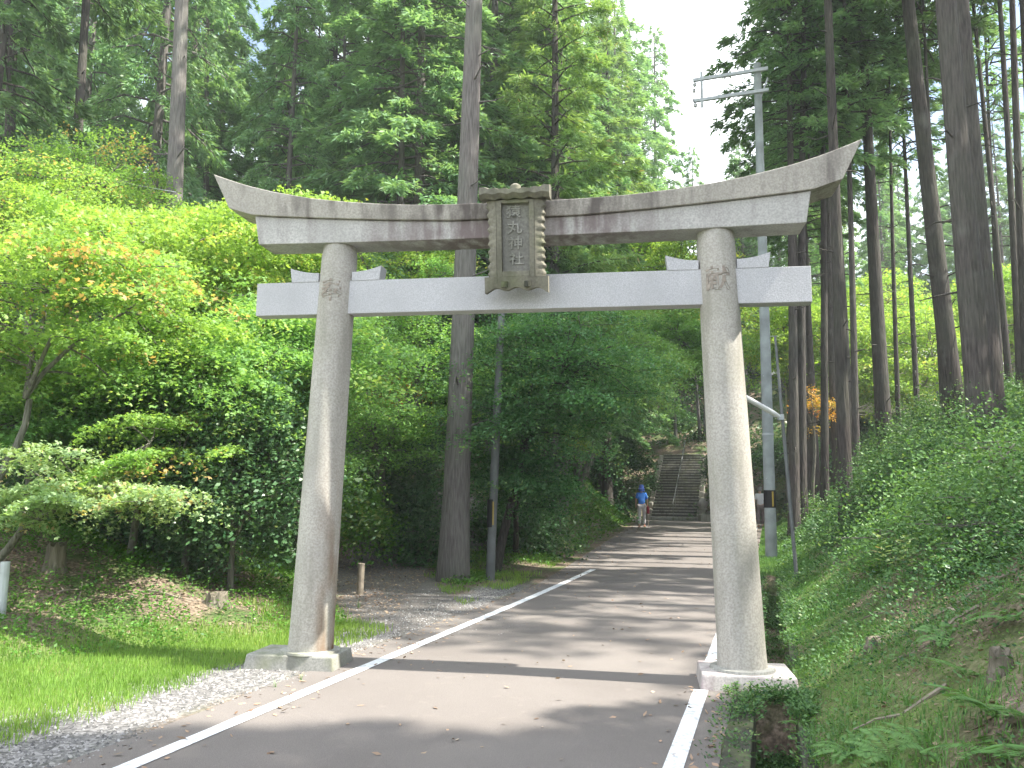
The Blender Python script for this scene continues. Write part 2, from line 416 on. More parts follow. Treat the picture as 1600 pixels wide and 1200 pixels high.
# ------------------------------------------------------------------ torii gate
TM = Vector((.072, 7.49, 0)); TA = R(-9.06)
gate = thing('torii_gate', 'grey stone shrine gate spanning the lane, with a carved plaque at its centre', 'torii gate', TM, TA)
def interp(pts, x): return float(np.interp(x, [p[0] for p in pts], [p[1] for p in pts]))
def cubic(pts, x):
    from bisect import bisect
    return interp(pts, x)
top_k = [(0, 4.195), (.6, 4.198), (1.0, 4.212), (1.3, 4.235), (1.66, 4.274), (2.0, 4.325), (2.4, 4.412), (2.65, 4.485), (2.82, 4.545), (3.0, 4.615)]
bot_k = [(0, 4.055), (.6, 4.058), (1.2, 4.088), (1.6, 4.115), (2.0, 4.145), (2.4, 4.178), (2.6, 4.20), (2.83, 4.275)]
# pillars
for sgn in (-1, 1):
    secs = []
    for k in range(29):
        f = k/28; z = .13+3.80*f; cx = sgn*(1.905-.14*f); r = .202-.034*f**.8
        if k == 0: r *= 1.02
        if f > .985: r -= .012
        secs.append([(cx+r*math.cos(a), r*math.sin(a), z) for a in np.linspace(0, 2*math.pi, 49)[:-1]])
    MB().loft(secs).build('pillar', M['granite_rust'] if sgn < 0 else M['granite'], gate, smooth=True)
    w_, cxp = (.80, -.10) if sgn < 0 else (.74, .02)
    p = MB(); zt = .125; dp_ = .25 if sgn < 0 else .30
    p.loft([[(sgn*1.905+cxp+sx*(w_/2+e), sy*(dp_+e), z) for sx, sy in ((-1, -1), (1, -1), (1, 1), (-1, 1))] for z, e in ((-.12, .03), (zt, 0))])
    p.build('plinth', M['plinth'] if sgn > 0 else M['plinth_grey'], gate, bevel=.014)
    MB().lathe([(.0, .126), (.27, .126), (.265, .145), (.20, .150)], 32, (sgn*1.905, 0, 0)).build('base_ring', M['conc'], gate, smooth=True)
    for side in (-1, 1):
        xi = sgn*1.775+side*.165; xo = sgn*1.775+side*.435; secs = []
        n = 6; bot = []; tp = []
        for k in range(n+1):
            f = k/n; x = xi+(xo-xi)*f
            tp.append((x+side*.02*f, 3.635+.055*f*f)); bot.append((x, 3.549))
        poly = bot+tp[::-1]
        MB().loft([[(x, y, z) for x, z in poly] for y in (-.085, .085)]).build('wedge', M['new_granite'], gate, bevel=.004)
# tie beam
tb = MB()
tb.loft([[(x, y, z) for y, z in ((-.08, 3.232), (.08, 3.232), (.08, 3.552), (-.08, 3.552))] for x in (-2.565, -1.9, -1.0, 0, 1.0, 1.9, 2.565)])
tb.build('tie_beam', M['new_granite'], gate, bevel=.006)
# under beam (shimaki) and top beam (kasagi)
def beam(name, xs_top, fz_top, fz_bot, hy_top, hy_bot, flare, m, xend, n=48):
    secs = []
    for k in range(n+1):
        f = k/n*2-1; xb = f*xend; xt = f*(xend+flare)
        zb = fz_bot(abs(xb)); zt = fz_top(abs(xt))
        pr = hy_top
        sec = [(xb, -hy_bot, zb), (xb, hy_bot, zb), (xt, hy_top, zt)]
        if name == 'top_beam': sec += [(xt, 0, zt+.05)]
        sec += [(xt, -hy_top, zt)]
        secs.append(sec)
    o = MB().loft(secs).build(name, m, gate, bevel=.007, smooth=False)
    return o
beam('under_beam', None, lambda x: interp(bot_k, min(x, 2.57))-.004+.0*x, lambda x: 3.888+.004*x*x, .185, .172, .045, M['under'], 2.525)
beam('top_beam', None, lambda x: interp(top_k, x), lambda x: interp(bot_k, x), .245, .215, .165, M['beam'], 2.83)

# plaque (leans forward)
pq = bpy.data.objects.new('plaque', None)
PM = Matrix.Translation((.01, -.27, 3.41)) @ Matrix.Rotation(R(9), 4, 'X') @ Matrix.Diagonal((.93, 1, .81, 1))
def pl(mb_, name, m, parent, bevel=.006, smooth=False):
    mb_.v = [tuple(PM @ Vector(v)) for v in mb_.v]; return mb_.build(name, m, parent, bevel=bevel, smooth=smooth)
# backing slab is the plaque part itself; frame, roof, panel are its sub-parts
slab = pl(MB().box((0, .03, .50), (.44, .10, .96)), 'plaque', M['plaque'], gate)
fr = MB()
# wavy outer border : stacked scroll lobes
for sd in (-1, 1):
    prof = []
    for k in range(60):
        f = k/59; z = .02+.90*f
        xo = .268+.009*math.sin(f*math.pi*22)+.004*math.sin(f*41)+.02*(1-f)*0+.018*(abs(f-.5)*2)**3
        prof.append((sd*xo, z))
    inn = [(sd*.185, z) for _, z in prof]
    poly_secs = []
    for (xo, z), (xi, _) in zip(prof, inn):
        poly_secs.append([(xi, -.075, z), (xi, .03, z), (xo, .02, z), (xo, -.02, z), (xo*.93, -.05, z)])
    fr.loft(poly_secs)
bott = []; 
for k in range(41):
    f = k/40*2-1; x = .305*f; zb = -.045+.018*math.cos(f*math.pi*3)-.03*abs(f)**3
    bott.append([(x, -.075, .085), (x, .03, .085), (x, .03, zb), (x, -.06, zb)])
fr.loft(bott)
fr2 = pl(fr, 'border', M['plaque'], slab, bevel=0)
rf = []
for k in range(41):
    f = k/40*2-1; x = .335*f; zt = 1.045+.007*math.cos(f*math.pi*7)+.03*abs(f)**3; zb = .93+.008*math.cos(f*math.pi*5)
    rf.append([(x, -.10, zb), (x, .05, zb), (x, .05, zt), (x, -.02, zt+.01), (x, -.135, zt-.015), (x, -.14, zb+.05)])
pl(MB().loft(rf), 'roof_moulding', M['plaque'], slab, bevel=0)
pl(MB().lathe([(.0, 1.03), (.055, 1.04), (.05, 1.085), (.02, 1.105), (0, 1.108)], 10, (0, -.03, 0)), 'finial', M['plaque'], slab, bevel=0, smooth=True)
ib = MB()
for sd in (-1, 1): ib.box((sd*.158, -.052, .50), (.05, .045, .84))
ib.box((0, -.052, .905), (.266, .045, .04)); ib.box((0, -.052, .115), (.266, .045, .06))
pl(ib, 'inner_frame', M['plaque'], slab)
pl(MB().box((0, -.028, .51), (.262, .012, .75)), 'panel', M['plaque_in'], slab, bevel=0)
for sx in (-.11, .11):
    pl(MB().lathe([(0, -.03), (.032, -.03), (.032, .03), (0, .03)], 10, (sx, -.085, .0)), 'foot_stud', M['black'] if False else M['ditch'], slab, bevel=0)
def text_mesh(ch, size, ext, name):
    cu = bpy.data.curves.new(name, 'FONT'); cu.body = ch; cu.size = size; cu.extrude = ext; cu.align_x = 'CENTER'; cu.offset = size*.012
    o = bpy.data.objects.new(name, cu); COL.objects.link(o); bpy.context.view_layer.update()
    me = bpy.data.meshes.new_from_object(o.evaluated_get(bpy.context.evaluated_depsgraph_get()))
    bpy.data.objects.remove(o); return me
for i, ch in enumerate('猿丸神社'):
    me = text_mesh(ch, .145, .008, 'letter')
    me.transform(PM @ Matrix.Translation((-.02+.008*i, -.036, .745-.172*i)) @ Matrix.Rotation(R(90), 4, 'X')); me.materials.append(M['letter'])
    link('letter', me, slab)
# large characters cut into the pillars
for sgn, ch in ((-1, '奉'), (1, '献')):
    me = text_mesh(ch, .23, .004, 'carved_letter')
    cx = sgn*1.783; rr = .1735
    co = []
    for v in me.vertices:
        a = (v.co.x+(0 if sgn < 0 else -.02))/rr; z = 3.36+v.co.y+.0; r = rr+v.co.z*.9-.0005+(3.45-z)*.009
        v.co = (cx+r*math.sin(a), -r*math.cos(a), z)
    me.materials.append(M['carved']); link('carved_letter', me, gate)

# ------------------------------------------------------------------ conifers
def frond_crown(seed, H, z0, Rmax, nb, dens, m, droop=.5, size=.20, cedar=False):
    r = np.random.default_rng(seed)
    Cs, Us, Ls, Ts, Ns = [], [], [], [], []; limbs = MB()
    for i in range(nb):
        f = (i+r.random())/nb; z = z0+(H-z0)*f; az = i*2.4+r.normal()*.4
        Lb = Rmax*(1-f)**.75*(.45+.65*r.random())*min(1, .55+f*4)+.25
        d = np.array([math.cos(az), math.sin(az), 0])
        npt = max(4, int(Lb*dens)); lat = np.array([-d[1], d[0], 0])
        def pos(g): return np.array([0, 0, z])+d*Lb*g+np.array([0, 0, 1])*(Lb*(.22*g-droop*g*g))
        if Lb > .8: limbs.tube([pos(0), pos(.35), pos(.7), pos(.95)], [.035, .025, .016, .006], 4, cap=False)
        for k in range(npt):
            g = .22+.78*math.sqrt(r.random()); side = r.choice([-1, 1])
            off = side*r.random()*.36*Lb*(1.08-g)
            p = pos(g)+lat*off+np.array([0, 0, -.10*abs(off)+r.normal()*.05])
            u0 = d*(.75)+lat*side*(.2+r.random()*.8)+np.array([0, 0, -.25-.3*r.random()])
            nf = 9
            fan = unit(u0[None, :]+r.normal(size=(nf, 3))*(.42 if cedar else .34)*np.array([1, 1, .8]))
            Cs.append(np.repeat(p[None, :], nf, 0)+r.normal(size=(nf, 3))*.05); Us.append(fan)
            Ls.append(size*(.6+.7*r.random(nf))); Ts.append(np.clip(r.normal(.45+.25*(g-.5), .18, nf), 0, 1))
            Ns.append(np.array([0, 0, 1])+r.normal(size=(nf, 3))*.55)
    C, U, Lg, T, Nn = map(np.concatenate, (Cs, Us, Ls, Ts, Ns))
    V, Q, T = leaves(C, U, Lg, Lg*(.16 if cedar else .26), T, Nn)
    me = mesh_np('crown', V, Q, T, m)
    # fold limbs in
    lv = np.array(limbs.v); 
    return me, limbs
def trunk_mesh(H, r0, m, lean=None, flare=1.35, wig=.05, seed=0):
    rr = random.Random(seed); mb_ = MB(); pts = []; rad = []
    n = 16
    for k in range(n+1):
        f = k/n; z = H*f
        pts.append((wig*math.sin(f*5+seed), wig*math.cos(f*4+seed*2)-wig*math.cos(seed*2), z))
        rad.append(r0*(1-.82*f)+(r0*(flare-1)*math.exp(-z/.45)))
    pts.insert(1, (pts[0][0], pts[0][1], .25)); rad.insert(1, r0*(1+(flare-1)*.5)); pts[0] = (pts[0][0], pts[0][1], -.4)
    mb_.tube(pts, rad, 14, cap=True)
    return mb_
def stubs(tm, H, r0, seed, lo=2.0, hi=13):
    rr = random.Random(seed*7+1)
    for k in range(14):
        z = rr.uniform(lo, hi); a = rr.random()*6.28; l = rr.uniform(.15, .75); r_ = r0*(1-.82*z/H)*.8
        tm.tube([(math.cos(a)*r_, math.sin(a)*r_, z), (math.cos(a)*(r_+l*.6), math.sin(a)*(r_+l*.6), z+rr.uniform(-.05, .15)), (math.cos(a)*(r_+l), math.sin(a)*(r_+l), z+rr.uniform(-.2, .15))], [.022, .014, .006], 4, cap=False)
def mesh_from(mb_, name, m, smooth=True):
    me = bpy.data.meshes.new(name); me.from_pydata([tuple(v) for v in mb_.v], [], mb_.f); me.materials.append(m)
    if smooth: me.polygons.foreach_set('use_smooth', np.ones(len(me.polygons), bool))
    return me
PROTO = {}
def proto(key, *a, bark_='bark_grey', r0=.2, **k):
    me, limbs = frond_crown(*a, **k)
    H = a[1]; tm = trunk_mesh(H*.97, r0, None, seed=a[0])
    nv = len(tm.v); tm.v += [tuple(v) for v in limbs.v]; tm.f += [tuple(i+nv for i in f) for f in limbs.f]
    PROTO[key] = (me, mesh_from(tm, 'trunk', M[bark_]), mesh_from(limbs, 'branches', M[bark_]))
proto('f0', 1, 19, 2.6, 3.6, 140, 20, M['hinoki'], r0=.17)
proto('f1', 2, 22, 3.2, 3.8, 155, 20, M['hinoki'], r0=.20, droop=.6)
proto('f2', 3, 17, 1.8, 3.3, 130, 20, M['hdark'], bark_='bark_brown', r0=.16)
proto('f3', 4, 21, 3.8, 3.1, 140, 20, M['cedar'], bark_='bark_brown', r0=.19, cedar=True, droop=.25, size=.25)
proto('h0', 5, 23, 12.0, 2.7, 85, 16, M['hdark'], bark_='bark_brown', r0=.19)
proto('h1', 6, 21, 10.5, 2.5, 85, 16, M['hinoki'], bark_='bark_brown', r0=.17)
proto('s0', 8, 23, 13.0, 2.9, 60, 5, M['hinoki'], bark_='bark_brown', r0=.17)
proto('h2', 7, 24, 14.0, 2.4, 75, 15, M['hdark'], bark_='bark_dark', r0=.19)
first = {}
def conifer(key, x, y, rz, sc_, label, group, z=None, name='conifer_tree'):
    r_ = thing(name, label, 'tree', (x, y, (h1(x, y) if z is None else z)-.1), rz, group); r_.scale = (sc_*random.uniform(.9, 1.1), sc_*random.uniform(.9, 1.1), sc_)
    cme, tme, _ = PROTO[key]
    link('trunk', tme, r_); link('crown', cme, r_); return r_
# trees whose trunks can be told apart: base pixel, top pixel column, width, material, crown kind
def pix_tree(u, v, u_top, wpx, key, bk, label, Y=None, H=22, crown_scale=1., group=None, v_top=0, name='conifer_tree', cz=None, flare=1.35):
    if Y is None: P = hit(u, v); 
    else: P = at(u, v, Y)
    T = at(u_top, v_top, P.y); dirv = (T-P)/(T.z-P.z)
    B = P.copy()
    if Y is not None:
        for _ in range(5): B = P+dirv*(h1(B.x, B.y)-P.z)
    r0 = wpx/F*P.y*.5*1.02
    root = thing(name, label, 'tree', B, 0, group)
    tm = trunk_mesh(H, r0, None, seed=int(u), wig=.03, flare=flare); stubs(tm, H, r0, int(u))
    tm.v = [(a+dirv.x*max(c, 0), b_+dirv.y*max(c, 0), c) for a, b_, c in tm.v]
    cme = PROTO[key][0]; lb = PROTO[key][2]
    c = link('crown', cme, root); c.location = (dirv.x*H*.7*1, dirv.y*H*.7, 0 if cz is None else cz); c.rotation_euler = (0, 0, u*.7); c.scale = crown_scale if isinstance(crown_scale, tuple) else (crown_scale,)*3
    MM = Matrix.LocRotScale(c.location, c.rotation_euler, c.scale); nv = len(tm.v)
    tm.v += [tuple(MM @ v_.co) for v_ in lb.vertices]; tm.f += [tuple(i+nv for i in p_.vertices) for p_ in lb.polygons]
    link('trunk', mesh_from(tm, 'trunk', M[bk]), root)
    return root
pix_tree(705, 908, 742, 42, 'h2', 'bark_grey', 'big grey cypress trunk rising behind the gate, left of the plaque', H=25, crown_scale=1.2)
pix_tree(270, 320, 283, 33, 'h2', 'bark_grey', 'thick grey bare trunk above the yellow green maples left of the gate', Y=17, H=25, crown_scale=1.1)
pix_tree(115, 300, 135, 20, 'h0', 'bark_brown', 'slim brown trunk leaning right, above the maples in the top left corner', Y=20, H=24)
pix_tree(14, 240, 22, 22, 'h1', 'bark_brown', 'reddish trunk half hidden by foliage at the far left edge', Y=20, H=23)
pix_tree(322, 305, 325, 12, 'f1', 'bark_grey', 'thin pale trunk standing just right of the thick left trunk', Y=29, H=23, crown_scale=.95)
pix_tree(187, 300, 188, 7, 'f2', 'bark_dark', 'thin dark trunk seen against blue sky between the two left trunks', Y=40, H=19)
pix_tree(820, 280, 823, 14, 'f2', 'bark_grey', 'pale slender trunk directly above the carved plaque', Y=25, H=21)
pix_tree(866, 300, 866, 20, 'f3', 'bark_brown', 'dark brown trunk rising just right of the carved plaque', Y=23, H=23)
pix_tree(635, 320, 640, 10, 'f1', 'bark_grey', 'thin grey trunk left of the big central trunk', Y=32, H=23)
pix_tree(624, 700, 628, 15, 'f0', 'bark_grey', 'pale trunk seen through the maples under the tie beam', Y=22, H=20, v_top=300)
pix_tree(500, 300, 498, 9, 'f2', 'bark_brown', 'dim brown trunk above the left half of the top beam', Y=33, H=20)
pix_tree(452, 320, 455, 9, 'f0', 'bark_grey', 'dim grey trunk above the gate where left pillar meets the beam', Y=30, H=20)
# right bank
pix_tree(1325, 826, 1292, 21, 'h0', 'bark_dark', 'slender dark trunk low on the right bank, bark split near its foot', H=23)
pix_tree(1386, 737, 1343, 25, 'h0', 'bark_dark', 'dark trunk beside the slender one, with a sunlit foot among bushes', H=23)
pix_tree(1499, 692, 1418, 30, 'h2', 'bark_dark', 'dark trunk just left of the thickest trunk on the right bank', H=25)
pix_tree(1543, 742, 1478, 41, 'h2', 'bark_brown', 'thickest grey brown trunk on the right bank, nearest the camera', H=25, crown_scale=(.6, .6, 1.1), flare=1.2)
pix_tree(1556, 682, 1500, 36, 'h1', 'bark_brown', 'broad trunk half behind the thickest trunk on the right bank', H=24, crown_scale=(.6, .6, 1.1), flare=1.15)
pix_tree(1239, 722, 1235, 17, 'h0', 'bark_brown', 'left of twin brown trunks close beyond the right utility pole', Y=24, H=22)
pix_tree(1253, 722, 1256, 17, 'h1', 'bark_brown', 'right of twin brown trunks close beyond the right utility pole', Y=24.3, H=22)
pix_tree(1288, 716, 1282, 13, 'h2', 'bark_dark', 'narrow trunk standing alone beside the orange maple', Y=25, H=23)
pix_tree(1338, 712, 1318, 12, 'h1', 'bark_brown', 'thin trunk directly behind the slender dark trunk', Y=24, H=21)
pix_tree(1404, 655, 1385, 8, 'h0', 'bark_dark', 'very thin crooked trunk right of the sunlit dark one', Y=28, H=20)
pix_tree(1474, 625, 1440, 9, 'h0', 'bark_dark', 'thin dark trunk close left of the near dark trunk', Y=24, H=21)
for i, (u, v, ut, wp, Yd) in enumerate([(1590, 530, 1560, 12, 22), (1572, 560, 1522, 10, 24), (1560, 520, 1540, 8, 30), (1605, 600, 1583, 14, 19), (1630, 560, 1600, 16, 20), (1430, 560, 1400, 9, 30), (1520, 560, 1470, 11, 26), (1660, 600, 1640, 18, 17)]):
    pix_tree(u, v, ut, wp, ('h0', 'h2', 'h1')[i % 3], 'bark_dark', 'thin dark trunk in the close stand at the top of the right bank', Y=Yd, H=22, group='thin trunks crowding the top of the right bank')
# background wood, left and centre
def far_enough(pts, x, y, d): return all((x-a)**2+(y-b_)**2 > d*d for a, b_ in pts)
pts = []; rr = random.Random(21); n = 0; tries = 0
while n < 80 and tries < 6000:
    tries += 1
    y = rr.uniform(22, 62); q = rr.uniform(-.72, .155); x = q*y
    if y < 27 and q > -.45 and q < -.05 and rr.random() < .5: continue
    s_, t_ = st(x, y)
    if q < -.24 and rr.random() < .66 and y < 62: continue
    if s_ > -7.5 or not far_enough(pts, x, y, 2.5): continue
    pts.append((x, y)); n += 1
    cf = conifer(rr.choice(['f0', 'f1', 'f2', 'f3', 'f0', 'f1', 'f2']), x, y, rr.uniform(0, 6.28), rr.uniform(1.02, 1.4), 'tall evergreen conifer in the background wood left of the road', 'conifers of the wood left of and beyond the road')
    if q < -.2: cf.scale[0] *= .68; cf.scale[1] *= .68
n = 0; tries = 0; pts2 = []
while n < 34 and tries < 6000:
    tries += 1
    y = rr.uniform(27, 66); q = rr.uniform(.33, .80); x = q*y
    s_, t_ = st(x, y)
    if not far_enough(pts2, x, y, 3.0): continue
    if y < 52 and (q > .41 or q < .345): continue
    pts2.append((x, y)); n += 1
    conifer(rr.choice(['h0', 'h1', 'f1', 'f2', 'f3', 'f0']) if y > 52 else rr.choice(['h0', 'h1', 'h2']), x, y, rr.uniform(0, 6.28), rr.uniform(.8, 1.02), 'conifer in the background wood beyond the right bank', 'conifers of the wood beyond the right bank')
for k, (x, y, key) in enumerate([(10.5, 30, 'h0'), (11.2, 28.5, 'h1'), (12.2, 34, 'h0'), (12.6, 31, 'h2')]):
    conifer(key, x, y, k*1.9, 1.0, 'dark crowned conifer with a bare lower trunk close beyond the right utility pole', 'dark conifers beyond the right utility pole')
conifer('f2', -12.0, 18.2, .6, 1.0, 'dark leafy conifer filling the top left corner behind the reddish trunk', None)
n = 0
for k, (x, y, key, s_) in enumerate([(6.0, 47, 'f1', 1.4), (8.0, 54, 'f0', 1.55), (4.9, 42, 'f3', 1.35), (10.8, 60, 'f1', 1.3)]):
    conifer(key, x, y, k*2.6, s_, 'very tall leafy conifer rising behind the stone steps on the left', 'tall conifers above the left side of the steps')
for k in range(16):     # low trees on the hill behind the steps
    y = rr.uniform(58, 80); q = rr.uniform(.13, .34); x = q*y
    conifer(rr.choice(['f0', 'f2']), x, y, rr.uniform(0, 6.28), rr.uniform(.75, 1.0), 'small conifer on the dark hillside behind the stone steps', 'conifers on the hill behind the steps')
for k, (x, y, s_) in enumerate([(9.0, 4.2, .5), (8.2, 2.0, .45), (11.0, 6.4, .5), (10.0, 4.5, .5), (11.8, 12.0, .5), (10.2, 3.1, .6), (8.0, 3.4, .42)]):  # unseen trees added so that the right bank lies in shade
    conifer('f2', x, y, k*1.1, s_, 'young low conifer added out of view to shade the right bank', 'unseen young conifers added to shade the right bank')
for k, (x, y, key, s_) in enumerate([(1.7, 28, 'f0', .95), (3.0, 37, 'f1', .95), (2.2, 33, 'f3', .95)]):
    conifer(key, x, y, k*2.1, s_, 'leafy conifer standing close to the left side of the road far beyond the gate', 'conifers lining the far left of the road')
for k, (x, y, key, s_) in enumerate([(11.5, 1.7, 'h1', .9), (8.6, .6, 'h2', .9), (15.5, .9, 'h0', 1.0), (13.0, 11.8, 'h0', 1.0), (12.5, -1.8, 'h0', 1), (16.5, -.5, 'h2', 1.1), (9.0, -5, 'h1', 1), (17.5, 13, 'h1', 1), (13.5, 8.2, 's0', 1.0), (16.0, 10.3, 's0', 1.0), (17.2, 5.6, 's0', 1.0), (10.6, 10.4, 's0', .95)]):  # unseen trees placed for dappled shade; the sparse ones added for that alone
    conifer(key, x, y, k*1.3, s_, 'tall conifer outside the picture, placed for the shade it casts', 'conifers on the right bank beside the camera')

# ------------------------------------------------------------------ maples and other broadleaves
def limb_to(mb_, a, b_, r0, r1, sag=.12, rr=random):
    a = Vector(a); b_ = Vector(b_); d = b_-a; n = max(3, int(d.length/.35)); pts = []; rad = []
    j1, j2 = rr.uniform(-.12, .12), rr.uniform(-.12, .12)
    for k in range(n+1):
        f = k/n
        up = math.sin(f*math.pi)*sag*d.length
        pts.append(a+d*f+Vector((j1*math.sin(f*6)*d.length*.3, j2*math.sin(f*5)*d.length*.3, up))); rad.append(r0+(r1-r0)*f)
    mb_.tube(pts, rad, 6, cap=False); return pts
def maple(label, centre, rad, base, npad, per, m, seed, lsize=.06, trunk_r=.08, pad_r=.75, lobes=1, name='maple_tree', group=None, flat=.10, stems=3, shell=.35, bm='bark_maple', cat='tree', thick=.0, layer=.42, dens=1.3, lscale=.76):
    per = int(per*dens); lsize = lsize*lscale; flat = flat*(.6 if layer else 1); pad_r = pad_r*(1.15 if layer else 1)
    r = np.random.default_rng(seed); rr = random.Random(seed)
    base = Vector(base); centre = Vector(centre)
    root = thing(name, label, cat, base, 0, group); cl = np.array(centre-base)
    tr = MB()
    fork = Vector(cl)*.45; fork.z = max(cl[2]-rad[2]*1.0, cl[2]*.35)
    p0 = Vector((0, 0, -.2)); pts = limb_to(tr, p0, fork, trunk_r*1.15, trunk_r*.8, .03, rr)
    forks = []
    for k in range(stems):
        a = 2*math.pi*k/stems+rr.random(); e = Vector(cl)+Vector((math.cos(a)*rad[0]*.35, math.sin(a)*rad[1]*.35, -rad[2]*.15+rr.uniform(-.1, .4)*rad[2]))
        pp = limb_to(tr, fork, e, trunk_r*.7, trunk_r*.3, .05, rr); forks += pp[1:]
    Cs, Us, Ls, Ts, Ns = [], [], [], [], []
    for k in range(npad):
        while True:
            q = r.uniform(-1, 1, 3); l = np.linalg.norm(q)
            if shell < l < 1: break
        c = cl+q*np.array(rad); pr = pad_r*(.6+.7*r.random()); n = int(per*(.5+r.random()))
        if layer:
            c[2] = round((c[2]-.35*c[0]*0)/layer)*layer+r.normal()*.05+.12*math.sin(c[0]*1.3+c[1])
        src = min(forks, key=lambda f: (f-Vector(c)).length+abs(f.z-c[2]+.3)*.5)
        limb_to(tr, src, Vector(c)-Vector((0, 0, .06)), trunk_r*.26, .008, .06, rr)
        a = r.random(n)*2*math.pi; rho = np.sqrt(r.random(n))*pr*(1+.25*np.sin(a*3+k)+.15*np.sin(a*7+2*k))
        ex = 1+.5*r.random(); az = r.random()*3.14
        lx = np.cos(a)*rho*ex; ly = np.sin(a)*rho/ex
        x = lx*math.cos(az)-ly*math.sin(az); y = lx*math.sin(az)+ly*math.cos(az)
        tilt = r.normal(size=2)*.18
        z = x*tilt[0]+y*tilt[1]-.26*rho*rho/pr+r.normal(size=n)*(flat*(1+thick))
        Cs.append(np.stack([x, y, z], 1)+c)
        Us.append(np.stack([np.cos(a+r.normal(size=n)*.9), np.sin(a+r.normal(size=n)*.9), r.normal(size=n)*.45-.25], 1))
        Ls.append(lsize*(.6+.8*r.random(n))); base_t = r.normal(.45, .13)
        tipo = .0 if r.random() > .3 else (.42 if m == 'm_olive' else .3)
        Ts.append(np.clip(r.normal(base_t, .2, n)+tipo*(rho/pr)**2, 0, 1)); Ns.append(np.array([0, 0, 1])+r.normal(size=(n, 3))*(.5+thick))
        for j in range(3):
            aa = rr.random()*6.28; tr.tube([Vector(c)-Vector((0, 0, .05)), Vector(c)+Vector((math.cos(aa)*pr*.7, math.sin(aa)*pr*.7, -.06))], [.007, .003], 3, cap=False)
    C, U, Lg, T, Nn = map(np.concatenate, (Cs, Us, Ls, Ts, Ns))
    V, Q, T = leaves(C, U, Lg, Lg*(.62 if lobes == 1 else .42), T, Nn, lobes=lobes)
    link('crown', mesh_np('crown', V, Q, T, M[m]), root)
    link('trunk', mesh_from(tr, 'trunk', M[bm]), root)
    return root
def gb(x, y): return (x, y, h1(x, y))
A = at
maple('olive maple with orange leaf tips and a curving forked trunk at the left edge', A(120, 470, 9.8), (2.2, 1.2, 1.2), gb(-6.1, 9.6), 50, 600, 'm_olive', 31, .062, .05, .62, 3)
maple('low pale green maple branch spread over the sunny left bank', A(110, 770, 9.2), (1.3, .8, .42), gb(-5.9, 9.4), 16, 560, 'm_pale', 32, .055, .05, .5, 3, flat=.05)
maple('small maple with yellow green layered boughs above the left bank', A(250, 705, 10.2), (.8, .8, .35), gb(-4.9, 10.8), 11, 520, 'm_olive', 33, .055, .05, .45, 3, flat=.05)
maple('bright yellow green maple left of the gate, tallest of the sunlit maples', A(300, 395, 13.5), (2.2, 1.6, 1.25), gb(-5.0, 14.2), 70, 640, 'm_bright', 34, .07, .10, .75, 3, thick=.35)
maple('fresh green maple bough cluster just behind the left beam ends', A(420, 560, 12.3), (1.7, 1.3, 1.0), gb(-3.2, 13.2), 56, 640, 'm_mid', 35, .065, .09, .7, 3)
maple('wide fresh green maple in the middle of the left thicket', A(230, 590, 12.0), (1.9, 1.2, .8), gb(-5.4, 12.6), 48, 620, 'm_mid', 36, .065, .08, .68, 3)
maple('yellowing maple in the upper left under the slim brown trunk', A(90, 300, 15.5), (2.3, 1.5, .9), gb(-8.4, 16), 44, 560, 'm_olive', 37, .075, .1, .8, 1)
maple('tall yellow green maple at the left edge behind the olive one', A(30, 370, 14.5), (2.0, 1.4, 1.0), gb(-8.7, 15), 46, 600, 'm_bright', 38, .07, .1, .75, 1)
maple('green maple filling the gap behind the left pillar', A(600, 570, 17.5), (2.3, 1.6, 2.2), gb(-2.9, 18.4), 74, 560, 'm_mid', 39, .08, .10, .85, 1)
maple('small yellow leaved maple behind the left pillar', A(590, 420, 20), (2.2, 1.5, 1.1), gb(-3.4, 21), 40, 480, 'm_bright', 40, .09, .09, .85, 1)
maple('deep green maple with dark forked trunk beside the left utility pole', A(870, 590, 15.6), (1.5, 1.3, 1.4), gb(-.3, 16.6), 74, 620, 'm_deep', 41, .075, .085, .85, 1, bm='bark_dark')
maple('deep green maple drooping low over the road verge', A(812, 738, 16.6), (.75, 1.0, .45), gb(.1, 18.6), 32, 560, 'm_deep', 42, .08, .06, .75, 1, bm='bark_dark')
maple('green maple leaning over the far left of the road', A(935, 550, 24), (2.2, 2.0, 1.4), gb(.6, 24.5), 66, 540, 'm_mid', 43, .10, .13, 1.0, 1)
maple('sunny green maple nearest the man in blue', A(862, 655, 27), (1.0, 1.0, .8), gb(1.3, 27.5), 30, 480, 'm_bright', 44, .10, .1, .9, 1)
maple('bright maple crown seen between the under beam and tie beam', A(1010, 420, 36), (3.4, 2.5, 2.6), gb(2.9, 38), 60, 480, 'm_bright', 45, .15, .16, 1.3, 1, thick=.3)
maple('maple reaching over the road beneath the tie beam on the right', A(1060, 540, 31), (2.0, 1.8, 1.3), gb(2.4, 33), 36, 480, 'm_mid', 46, .13, .14, 1.1, 1)
